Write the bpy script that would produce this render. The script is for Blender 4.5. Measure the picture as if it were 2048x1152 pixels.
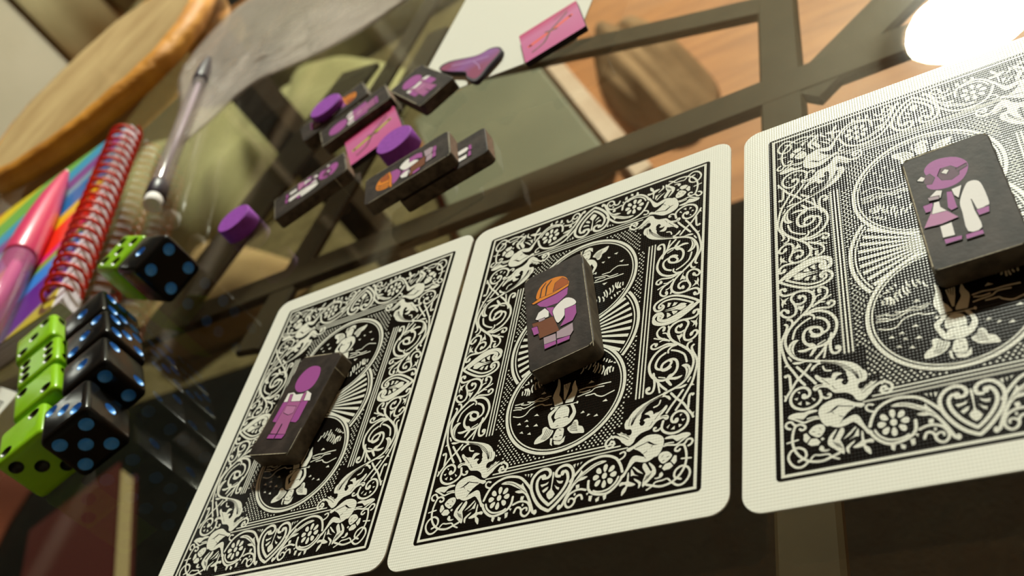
import bpy, bmesh, math, random
from mathutils import Vector, Matrix, noise
from mathutils.geometry import tessellate_polygon
for o in list(bpy.data.objects): bpy.data.objects.remove(o)
scene = bpy.context.scene
COL = scene.collection
TZ = 0.45                       # height of the glass top above the floor

def V(x, y, z=0.0):             # millimetres on the glass -> metres in the room
    return Vector((x/1000.0, y/1000.0, TZ + z/1000.0))

# ------------------------------------------------------------------ camera
cam_d = bpy.data.cameras.new('camera'); cam = bpy.data.objects.new('camera', cam_d); COL.objects.link(cam)
RC = Matrix(((0.83687796, 0.15940631, -0.52366489), (-0.27744221, -0.70115189, -0.65681949), (-0.4718698, 0.69496449, -0.54255253)))
M = Matrix.Identity(4)
for i in range(3):
    M[i][0] = RC[0][i]; M[i][1] = -RC[1][i]; M[i][2] = -RC[2][i]
M.translation = V(79.670, -122.681, 112.107)
cam.matrix_world = M
cam_d.sensor_fit = 'HORIZONTAL'; cam_d.sensor_width = 36.0; cam_d.lens = 36.0*1936.613/2048
cam_d.clip_start = 0.005; cam_d.clip_end = 60
cam_d.dof.use_dof = True; cam_d.dof.focus_distance = 0.178; cam_d.dof.aperture_fstop = 23.0; cam_d.dof.aperture_blades = 0
scene.camera = cam

# ------------------------------------------------------------------ world, exposure
w = bpy.data.worlds.new('world'); scene.world = w; w.use_nodes = True
w.node_tree.nodes['Background'].inputs[0].default_value = (0.05, 0.045, 0.035, 1); w.node_tree.nodes['Background'].inputs[1].default_value = 1.0
scene.view_settings.view_transform = 'Standard'; scene.view_settings.look = 'None'
scene.view_settings.gamma = 1.0; scene.view_settings.use_curve_mapping = False
scene.view_settings.exposure = 0.0
scene.cycles.use_denoising = True
scene.cycles.sample_clamp_indirect = 6.0
scene.cycles.max_bounces = 10
scene.cycles.transparent_max_bounces = 24
LAMP_STRENGTH = 850.0
LAMP_COLOR = (0.97, 1.0, 0.84)
LAMP_AT = (0.075, 3.09, 2.40)

# ------------------------------------------------------------------ helpers
def lin(c):
    c /= 255.0
    return c/12.92 if c <= 0.04045 else ((c+0.055)/1.055)**2.4
def rgb(r, g, b):               # plain paint colour
    return (lin(r), lin(g), lin(b), 1)
def alb(r, g, b):               # colour seen under the warm lamp -> paint colour
    return (min(lin(r)/0.86, .92), min(lin(g)/0.82, .92), min(lin(b)/0.60, .92), 1)
MATS = {}
def mat(name, color, rough=0.5, spec=0.5, color2=None, scale=200.0, detail=4.0, bump=0.0, bscale=400.0, metal=0.0, coat=0.0, stretch=None, lo=.35, hi=.65):
    if name in MATS: return MATS[name]
    m = bpy.data.materials.new(name); m.use_nodes = True; nt = m.node_tree; N = nt.nodes; L = nt.links
    b = N['Principled BSDF']; b.inputs['Base Color'].default_value = color; b.inputs['Roughness'].default_value = rough
    b.inputs['Specular IOR Level'].default_value = spec; b.inputs['Metallic'].default_value = metal; b.inputs['Coat Weight'].default_value = coat
    tc = N.new('ShaderNodeTexCoord'); src = tc.outputs['Object']
    if stretch:
        mp = N.new('ShaderNodeMapping'); mp.inputs['Scale'].default_value = stretch; L.new(src, mp.inputs[0]); src = mp.outputs[0]
    if color2:
        n = N.new('ShaderNodeTexNoise'); n.inputs['Scale'].default_value = scale; n.inputs['Detail'].default_value = detail; L.new(src, n.inputs['Vector'])
        r = N.new('ShaderNodeValToRGB'); r.color_ramp.elements[0].position = lo; r.color_ramp.elements[1].position = hi
        r.color_ramp.elements[0].color = color; r.color_ramp.elements[1].color = color2
        L.new(n.outputs['Fac'], r.inputs[0]); L.new(r.outputs[0], b.inputs['Base Color'])
    if bump:
        n2 = N.new('ShaderNodeTexNoise'); n2.inputs['Scale'].default_value = bscale; n2.inputs['Detail'].default_value = 3; L.new(src, n2.inputs['Vector'])
        bp = N.new('ShaderNodeBump'); bp.inputs['Strength'].default_value = 1.0; bp.inputs['Distance'].default_value = bump
        L.new(n2.outputs['Fac'], bp.inputs['Height']); L.new(bp.outputs[0], b.inputs['Normal'])
    MATS[name] = m
    return m

def linen(name, color, rough, spec=0.5):
    """card stock with the embossed linen finish: a fine square weave of bumps"""
    if name in MATS: return MATS[name]
    m = mat(name, color, rough, spec); nt = m.node_tree; N = nt.nodes; L = nt.links; b = N['Principled BSDF']
    tc = N['Texture Coordinate']; sp = N.new('ShaderNodeSeparateXYZ'); L.new(tc.outputs['Object'], sp.inputs[0])
    outs = []
    for k in (0, 1):
        mu = N.new('ShaderNodeMath'); mu.operation = 'MULTIPLY'; mu.inputs[1].default_value = 2*math.pi/(0.00050 if k == 0 else 0.00058); L.new(sp.outputs[k], mu.inputs[0])
        si = N.new('ShaderNodeMath'); si.operation = 'SINE'; L.new(mu.outputs[0], si.inputs[0]); outs.append(si)
    ad = N.new('ShaderNodeMath'); ad.operation = 'ADD'; L.new(outs[0].outputs[0], ad.inputs[0]); L.new(outs[1].outputs[0], ad.inputs[1])
    bp = N.new('ShaderNodeBump'); bp.inputs['Strength'].default_value = 1.0; bp.inputs['Distance'].default_value = 0.0000085
    L.new(ad.outputs[0], bp.inputs['Height']); L.new(bp.outputs[0], b.inputs['Normal'])
    return m

class MB:
    """collects vertices and faces (millimetres), builds one mesh object"""
    def __init__(s): s.v = []; s.f = []; s.m = []; s.cur = 0
    def add(s, vs, fs):
        o = len(s.v); s.v += [tuple(x) for x in vs]
        for f in fs: s.f.append(tuple(o+i for i in f)); s.m.append(s.cur)
    def box(s, x0, x1, y0, y1, z0, z1):
        s.add([(x0,y0,z0),(x1,y0,z0),(x1,y1,z0),(x0,y1,z0),(x0,y0,z1),(x1,y0,z1),(x1,y1,z1),(x0,y1,z1)],
              [(3,2,1,0),(4,5,6,7),(0,1,5,4),(1,2,6,5),(2,3,7,6),(3,0,4,7)])
    def prism(s, pts, z0, z1):
        n = len(pts); s.add([(x,y,z0) for x,y in pts]+[(x,y,z1) for x,y in pts], [tuple(range(n))[::-1], tuple(range(n,2*n))]+[(i,(i+1)%n,(i+1)%n+n,i+n) for i in range(n)])
    def loft(s, rings, cap=True, closed=True):
        n = len(rings[0]); o = []
        for r in rings: o += list(r)
        f = []
        for k in range(len(rings)-1):
            for i in range(n if closed else n-1): f.append((k*n+i, k*n+(i+1)%n, (k+1)*n+(i+1)%n, (k+1)*n+i))
        if cap: f += [tuple(range(n))[::-1], tuple(range((len(rings)-1)*n, len(rings)*n))]
        s.add(o, f)
    def lathe(s, prof, n=32, cap=True):
        s.loft([[(r*math.cos(2*math.pi*i/n), r*math.sin(2*math.pi*i/n), z) for i in range(n)] for r, z in prof], cap)
    def tube(s, path, r, n=8, cap=True):
        P = [Vector(p) for p in path]; rings = []; up = Vector((0,0,1))
        for i, q in enumerate(P):
            t = (P[min(i+1,len(P)-1)]-P[max(i-1,0)]).normalized()
            a = t.cross(up) if abs(t.dot(up)) < .95 else t.cross(Vector((1,0,0)))
            a.normalize(); b = t.cross(a); rr = r[i] if isinstance(r, (list,tuple)) else r
            rings.append([q+a*rr*math.cos(2*math.pi*k/n)+b*rr*math.sin(2*math.pi*k/n) for k in range(n)])
        s.loft(rings, cap)
    def flat(s, pts, z):
        tr = tessellate_polygon([[Vector((x,y,0)) for x,y in pts]])
        fs = []
        for t in tr:
            a, b, c = (pts[i] for i in t)
            fs.append(t if (b[0]-a[0])*(c[1]-a[1])-(b[1]-a[1])*(c[0]-a[0]) > 0 else t[::-1])
        s.add([(x,y,z) for x,y in pts], fs)
    def stroke(s, pts, w, z, sub=3):
        P = spline(pts, sub) if len(pts) > 2 else pts
        n = len(P); vs = []; h = w/2
        for i in range(n):
            a = P[max(i-1,0)]; b = P[min(i+1,n-1)]; dx, dy = b[0]-a[0], b[1]-a[1]; l = math.hypot(dx,dy) or 1
            vs += [(P[i][0]-dy/l*h, P[i][1]+dx/l*h, z), (P[i][0]+dy/l*h, P[i][1]-dx/l*h, z)]
        s.add(vs, [(2*i,2*i+1,2*i+3,2*i+2) for i in range(n-1)])
        for q in (P[0], P[-1]): s.disc(q[0], q[1], h, z, 8)
    def disc(s, x, y, r, z, n=8):
        s.add([(x+r*math.cos(2*math.pi*i/n), y+r*math.sin(2*math.pi*i/n), z) for i in range(n)], [tuple(range(n))])
    def mesh(s, name, mats, smooth=False, bevel=0.0, seg=2, angle=0.6):
        me = bpy.data.meshes.new(name); me.from_pydata([(x/1000,y/1000,z/1000) for x,y,z in s.v], [], s.f)
        for m_ in (mats if isinstance(mats,(list,tuple)) else [mats]): me.materials.append(m_)
        for p_, k in zip(me.polygons, s.m): p_.material_index = k
        if bevel:
            bm = bmesh.new(); bm.from_mesh(me); bmesh.ops.remove_doubles(bm, verts=bm.verts, dist=1e-7)
            es = [e for e in bm.edges if len(e.link_faces) == 2 and e.calc_face_angle(0) > angle]
            bmesh.ops.bevel(bm, geom=es, offset=bevel/1000, segments=seg, profile=.5, affect='EDGES', clamp_overlap=True)
            bm.to_mesh(me); bm.free()
        if smooth:
            for p_ in me.polygons: p_.use_smooth = True
        me.update(); return me
    def build(s, name, mats, parent=None, **k):
        o = bpy.data.objects.new(name, s.mesh(name, mats, **k)); COL.objects.link(o)
        if parent: o.parent = parent
        return o
def spline(P, sub, closed=False):
    n = len(P); out = []
    g = (lambda i: P[i % n]) if closed else (lambda i: P[min(max(i,0),n-1)])
    for i in range(n if closed else n-1):
        a, b, c, d = g(i-1), g(i), g(i+1), g(i+2)
        for k in range(sub):
            t = k/sub; t2 = t*t; t3 = t2*t
            out.append(tuple(.5*(2*b[j]+(c[j]-a[j])*t+(2*a[j]-5*b[j]+4*c[j]-d[j])*t2+(3*b[j]-a[j]-3*c[j]+d[j])*t3) for j in range(len(b))))
    if not closed: out.append(tuple(P[-1]))
    return out
def tag(o, label=None, cat=None, group=None, kind=None):
    for k, v in (('label',label),('category',cat),('group',group),('kind',kind)):
        if v: o[k] = v
    return o
def thing(name, label, cat, loc=(0,0,0), rz=0.0, group=None):
    o = bpy.data.objects.new(name, None); COL.objects.link(o); o.empty_display_size = .01
    o.location = loc; o.rotation_euler = (0,0,rz)
    return tag(o, label, cat, group)
def obj(name, me, parent=None):
    o = bpy.data.objects.new(name, me); COL.objects.link(o); o.parent = parent; return o
def struct(name, mb, m, **k):
    o = mb.build(name, m, **k); o['kind'] = 'structure'; return o
def rrect(w, h, r, n=6):
    out = []
    for cx, cy, a0 in ((w/2-r,h/2-r,0),(-w/2+r,h/2-r,90),(-w/2+r,-h/2+r,180),(w/2-r,-h/2+r,270)):
        for i in range(n+1):
            a = math.radians(a0+90*i/n); out.append((cx+r*math.cos(a), cy+r*math.sin(a)))
    return out
random.seed(7)

# ------------------------------------------------------------------ room (metres via mm builder, world z = 0 on the floor)
def room_box(x0,x1,y0,y1,z0,z1):
    m = MB(); m.box(x0*1000,x1*1000,y0*1000,y1*1000,z0*1000,z1*1000); return m
X0, X1, Y0, Y1, ZC = -2.5, 2.6, -2.4, 4.3, 2.40
m_wall = mat('wall_paint', rgb(142,138,124), .85, .2, rgb(134,130,114), 3.0)
m_ceil = mat('ceiling_paint', rgb(158,152,138), .9, .2)
m_floor = mat('floor_wood', rgb(166,108,56), .55, .25, rgb(140,86,40), 9.0, 6, stretch=(1,9,1))
struct('floor', room_box(X0,X1,Y0,Y1,-.05,0), m_floor)
struct('ceiling', room_box(X0,X1,Y0,Y1,ZC,ZC+.05), m_ceil)
struct('wall_left', room_box(X0-.05,X0,Y0,Y1,0,ZC), m_wall)
struct('wall_right', room_box(X1,X1+.05,Y0,Y1,0,ZC), m_wall)
struct('wall_back', room_box(X0,X1,Y1,Y1+.05,0,ZC), m_wall)
struct('wall_front', room_box(X0,X1,Y0-.05,Y0,0,ZC), m_wall)

# ceiling lamp: a shallow frosted dome with a finial
def emis(name, color, s):
    m = bpy.data.materials.new(name); m.use_nodes = True; b = m.node_tree.nodes['Principled BSDF']
    b.inputs['Base Color'].default_value = (.9,.9,.85,1); b.inputs['Emission Color'].default_value = (*color,1); b.inputs['Emission Strength'].default_value = s
    b.inputs['Roughness'].default_value = .4
    return m
lamp = thing('ceiling_lamp', 'lit white glass dome ceiling lamp with a small centre finial', 'lamp', LAMP_AT)
b_ = MB(); b_.lathe([(55,-0.5),(214,-0.5),(222,-6),(224,-44),(216,-48),(208,-44),(206,-24),(55,-24)], 48); b_.build('rim', mat('lamp_metal', rgb(150,120,95), .35, .5, metal=.7), lamp, smooth=True)  # deep skirt shaped to keep the dome's light off the ceiling
b_ = MB(); b_.lathe([(202,-22),(195,-45),(174,-70),(138,-91),(94,-104),(48,-112),(9,-114)], 48, cap=False); b_.build('glass_dome', emis('lamp_glow', LAMP_COLOR, LAMP_STRENGTH), lamp, smooth=True)
b_ = MB(); b_.lathe([(9,-112),(16,-117),(16,-126),(9,-131),(12,-138),(7,-147),(1,-150)], 20); b_.build('finial', mat('finial_metal', rgb(120,100,70), .3, .5, metal=.8), lamp, smooth=True)

# unseen dark panes added on the left wall to dim reflections in the table glass
def added_window(name, y0, y1, z0, z1, nx):
    o = bpy.data.objects.new(name, None); COL.objects.link(o); o['kind'] = 'structure'; o.location = (X0,0,0)
    mf = mat('added_window_frame', rgb(74,62,48), .5, .4); mp = mat('added_dark_pane', (.004,.004,.005,1), .05, .5)
    ys = [y0+(y1-y0)*i/nx for i in range(nx+1)]
    for i in range(nx+1):
        m_ = MB(); m_.box(1,38,ys[i]*1000-22,ys[i]*1000+22,z0*1000,z1*1000); m_.build('added_window_post', mf, o)
    for z in (z0, (z0+z1)/2, z1):
        m_ = MB(); m_.box(1,34,y0*1000+22.2,y1*1000-22.2,z*1000-22,z*1000+22); m_.build('added_window_rail', mf, o)
    for i in range(nx):
        for a, b in ((z0,(z0+z1)/2),((z0+z1)/2,z1)):
            m_ = MB(); m_.box(4,9,ys[i]*1000+23,ys[i+1]*1000-23,a*1000+23,b*1000-23); m_.build('added_pane', mp, o)
added_window('added_window_1', .3, 4.1, .95, 2.25, 3)

# curtain standing against the left wall
def curtain(name, label, x, y0, y1, m, amp, folds, ph, zt=2.25):
    n = 120; top = []; bot = []
    for i in range(n+1):
        t = i/n; y = y0+(y1-y0)*t; d = amp*math.sin(t*folds*2*math.pi+ph)+.3*amp*math.sin(t*folds*5.1+ph)
        bot.append((x*1000+d*1000, y*1000, 40)); top.append((x*1000+d*700, y*1000, zt*1000))
    mb = MB(); vs = bot+top; k = n+1
    mb.add(vs, [(i,i+1,k+i+1,k+i) for i in range(n)])
    o = mb.build(name, m, None, smooth=True)
    md = o.modifiers.new('cloth', 'SOLIDIFY'); md.thickness = .004
    return tag(o, label, 'curtain')

# ------------------------------------------------------------------ glass table
def glass():
    m = bpy.data.materials.new('table_glass'); m.use_nodes = True; nt = m.node_tree; N = nt.nodes; L = nt.links; N.clear()
    out = N.new('ShaderNodeOutputMaterial'); tr = N.new('ShaderNodeBsdfTransparent'); tr.inputs[0].default_value = (.92,.92,.87,1)
    gl = N.new('ShaderNodeBsdfGlossy'); gl.inputs['Roughness'].default_value = .0; gl.inputs['Color'].default_value = (1,1,1,1)
    g2 = N.new('ShaderNodeBsdfGlossy'); g2.inputs['Roughness'].default_value = .11; g2.inputs['Color'].default_value = (1,1,1,1)
    lw = N.new('ShaderNodeLayerWeight'); lw.inputs[0].default_value = .5
    pw = N.new('ShaderNodeMath'); pw.operation = 'POWER'; pw.inputs[1].default_value = 5; L.new(lw.outputs['Facing'], pw.inputs[0])
    ma = N.new('ShaderNodeMath'); ma.operation = 'MULTIPLY_ADD'; ma.inputs[1].default_value = .957; ma.inputs[2].default_value = .043; L.new(pw.outputs[0], ma.inputs[0])
    sm = N.new('ShaderNodeMixShader'); sm.inputs[0].default_value = .007; L.new(gl.outputs[0], sm.inputs[1]); L.new(g2.outputs[0], sm.inputs[2])
    mx = N.new('ShaderNodeMixShader'); L.new(ma.outputs[0], mx.inputs[0]); L.new(tr.outputs[0], mx.inputs[1]); L.new(sm.outputs[0], mx.inputs[2]); L.new(mx.outputs[0], out.inputs[0])
    return m
table = thing('glass_table', 'clear glass table on a dark slatted metal frame', 'table', (0,0,0))
TX0, TX1, TY0, TY1 = -475, 470, -470, 560
mb = MB(); mb.box(TX0,TX1,TY0,TY1,TZ*1000-7,TZ*1000); mb.build('glass_top', glass(), table, bevel=1.0, seg=2)
m_bar = mat('table_bar', rgb(62,52,37), .7, .2, rgb(72,61,44), 60)
def bar(name, p0, p1, wdt, z1, z0):
    d = Vector((p1[0]-p0[0], p1[1]-p0[1])); l = d.length; a = math.atan2(d.y, d.x)
    m_ = MB(); m_.box(-l/2,l/2,-wdt/2,wdt/2,z0,z1)
    o = m_.build(name, m_bar, table, bevel=1.0, seg=1); o.location = ((p0[0]+p1[0])/2000,(p0[1]+p1[1])/2000,TZ); o.rotation_euler = (0,0,a)
    return o
bar('crossbar', (-445,138), (440,138.5), 14.5, -50, -54)
bar('crossbar', (26,-430), (26,530), 13.5, -50.1, -54.1)
bar('crossbar', (-445,-300), (440,-300), 14.5, -50, -54)
for p0, p1, wd in (((-150,310),(-186,100),14), ((-203,312),(-260,136),30), ((-152,450),(-182,262),12), ((31,130),(140,240),17), ((-150,260),(27,190),12)):
    bar('brace', p0, p1, wd, -50.3, -53.7)
for x in (TX0+25, TX1-25): bar('side_rail', (x,TY0+12), (x,TY1-12), 20, -7.3, -40)
for y in (TY0+25, TY1-25): bar('side_rail', (TX0+36,y), (TX1-36,y), 20, -7.3, -40)
for sx in (TX0+25, TX1-25):
    for sy in (TY0+25, TY1-25):
        m_ = MB(); m_.box(-14,14,-14,14,8.4,TZ*1000-7.2); o = m_.build('leg', m_bar, table, bevel=1.5, seg=1); o.location = (sx/1000,sy/1000,0)

# ------------------------------------------------------------------ things below the table
def cloth(name, label, cat, cx, cy, rx, ry, h, m, seed, rot=0.0, fx=9.0, fy=3.5, z0=0.0, n=64):
    vs = []; fs = []; ring = []
    for i in range(n+1):
        for j in range(n+1):
            u = i/n*2-1; v = j/n*2-1; a = math.atan2(v,u); edge = 1+.16*noise.noise((math.cos(a)*1.7+seed, math.sin(a)*1.7, seed*.37))
            rr = max(abs(u),abs(v)); q = math.hypot(u,v) or 1e-6; s = rr/q*edge
            x, y = u*s*rx, v*s*ry
            fold = noise.noise((x*fx+seed, y*fy, seed*1.3))*.6+.4*noise.noise((x*fx*2.2, y*fy*2.2+seed, 4.1))
            z = h*max(0,1-rr**3)*(.55+.75*fold+.25)+.012*max(0,1-rr**6)+.001
            vs.append((x*1000,y*1000,max(1.0,z*1000)))
    k = n+1
    for i in range(n):
        for j in range(n): fs.append((i*k+j,(i+1)*k+j,(i+1)*k+j+1,i*k+j+1))
    mb = MB(); mb.add(vs, fs); o = mb.build(name, m, None, smooth=True); o.location = (cx,cy,z0); o.rotation_euler = (0,0,rot)
    md = o.modifiers.new('cloth','SOLIDIFY'); md.thickness = .003; md.offset = 1
    return tag(o, label, cat)
curtain('curtain', 'grey-green curtain hanging against the beige wall', -2.478, 2.44, 2.76, mat('curtain_sage', rgb(140,138,110), .9, .1, rgb(126,124,96), 6), .010, 1.6, .4, .93)
curtain('curtain', 'dark olive curtain beside the grey-green one', -2.476, 2.78, 3.25, mat('curtain_olive', rgb(70,64,38), .9, .1), .010, 2.3, 1.0, .93)
b_ = MB(); b_.prism([(-1900,612),(-480,612),(-477,640),(-648,985),(-640,1240),(-560,1300),(-560,2200),(-1900,2200)], .5, 5); o = b_.build('carpet', mat('carpet_khaki', rgb(100,90,62), .98, .05, rgb(84,75,50), 40, bump=.002, bscale=200), None); tag(o, 'khaki carpet under the cloth piles beneath the table', 'carpet')
cloth('blanket', 'crumpled sage green blanket on the floor beneath the glass', 'blanket', -1.08, 1.10, .38, .20, .13, mat('cloth_sage', rgb(164,160,120), .95, .1, rgb(146,141,101), 7), 1.0, .15, z0=.006)
cloth('jacket', 'dark olive jacket heaped on the floor beneath the glass', 'jacket', -1.0, 1.60, .50, .22, .12, mat('cloth_olive', rgb(92,84,48), .95, .1, rgb(74,68,38), 8), 2.7, .08, z0=.006)
cloth('towel', 'tan towel crumpled on the floor beneath the lone dice', 'towel', -.92, .755, .17, .085, .07, mat('cloth_tan', rgb(156,132,94), .95, .1, rgb(130,106,72), 9), 4.2, -.15, z0=.006)
b_ = MB(); b_.box(-95,95,-190,190,0,38); o = b_.build('storage_box', mat('box_sage', rgb(104,104,84), .6, .3, rgb(92,94,76), 6), None, bevel=4, seg=2); o.location = (-.462,.865,.001); o.rotation_euler = (0,0,.457); tag(o, 'flat grey-green storage box on the floor with a pale edging strip on one side', 'box')
cloth('trousers', 'brown folded trousers on the floor behind the middle card', 'trousers', -.262, .895, .052, .17, .06, mat('cloth_brown', rgb(158,128,98), .95, .1, rgb(116,90,66), 10), 8.4, .457, 26, 2.5)
cloth('sheet', 'pale beige bed sheet on the floor at the top of the picture', 'bed sheet', -.30, 1.50, .13, .16, .05, mat('cloth_beige', rgb(176,160,130), .95, .1, rgb(160,144,114), 5), 9.9, .1)
cloth('scarf', 'red-brown scarf on the floor below the lime dice', 'scarf', -1.32, .42, .17, .15, .08, mat('cloth_rust', rgb(112,60,42), .95, .1, rgb(84,42,30), 9), 12.3, .9, z0=.009)
bk = thing('book', 'dark red hardcover book on the floor at the bottom left corner', 'book', (-.93,.34,.009), .55)
b_ = MB(); b_.box(-70,70,-105,105,0,3); b_.box(-70,70,-105,105,27,30); b_.box(-70,-66,-105,105,3,27); b_.build('cover', mat('book_red', rgb(58,12,13), .5, .3), bk)
b_ = MB(); b_.box(-65,66,-101,101,3.2,26.8); b_.build('pages', mat('book_pages', rgb(150,134,98), .9, .1), bk)
b_ = MB(); b_.box(-11,11,-230,230,0,16); o = b_.build('box_edging', mat('edging', rgb(196,174,156), .6, .3, rgb(178,152,132), 12), None, bevel=1.5, seg=1); o.location = (-.353,.90,.001); o.rotation_euler = (0,0,.457); tag(o, 'pale pinkish edging strip of the grey-green storage box behind the tiles', 'edging')  # pale edge of the storage box, modelled as a separate strip
b_ = MB(); b_.box(-110,110,-40,40,0,30); o = b_.build('wooden_box', mat('box_dark', rgb(78,54,42), .6, .3, rgb(60,42,34), 14), None, bevel=2, seg=2); o.location = (.03,.98,.001); o.rotation_euler = (0,0,-.35); tag(o, 'flat dark brown wooden box on the orange floor', 'box')
b_ = MB(); b_.prism(rrect(2150,1150,20,4), 0.5, 8); o = b_.build('rug', mat('rug_dark', rgb(14,15,12), .98, .05, rgb(9,9,7), 60, bump=.002, bscale=300), None); o.location = (-.505,.03,0); tag(o, 'dark charcoal rug under the near side of the glass table', 'rug')

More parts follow.
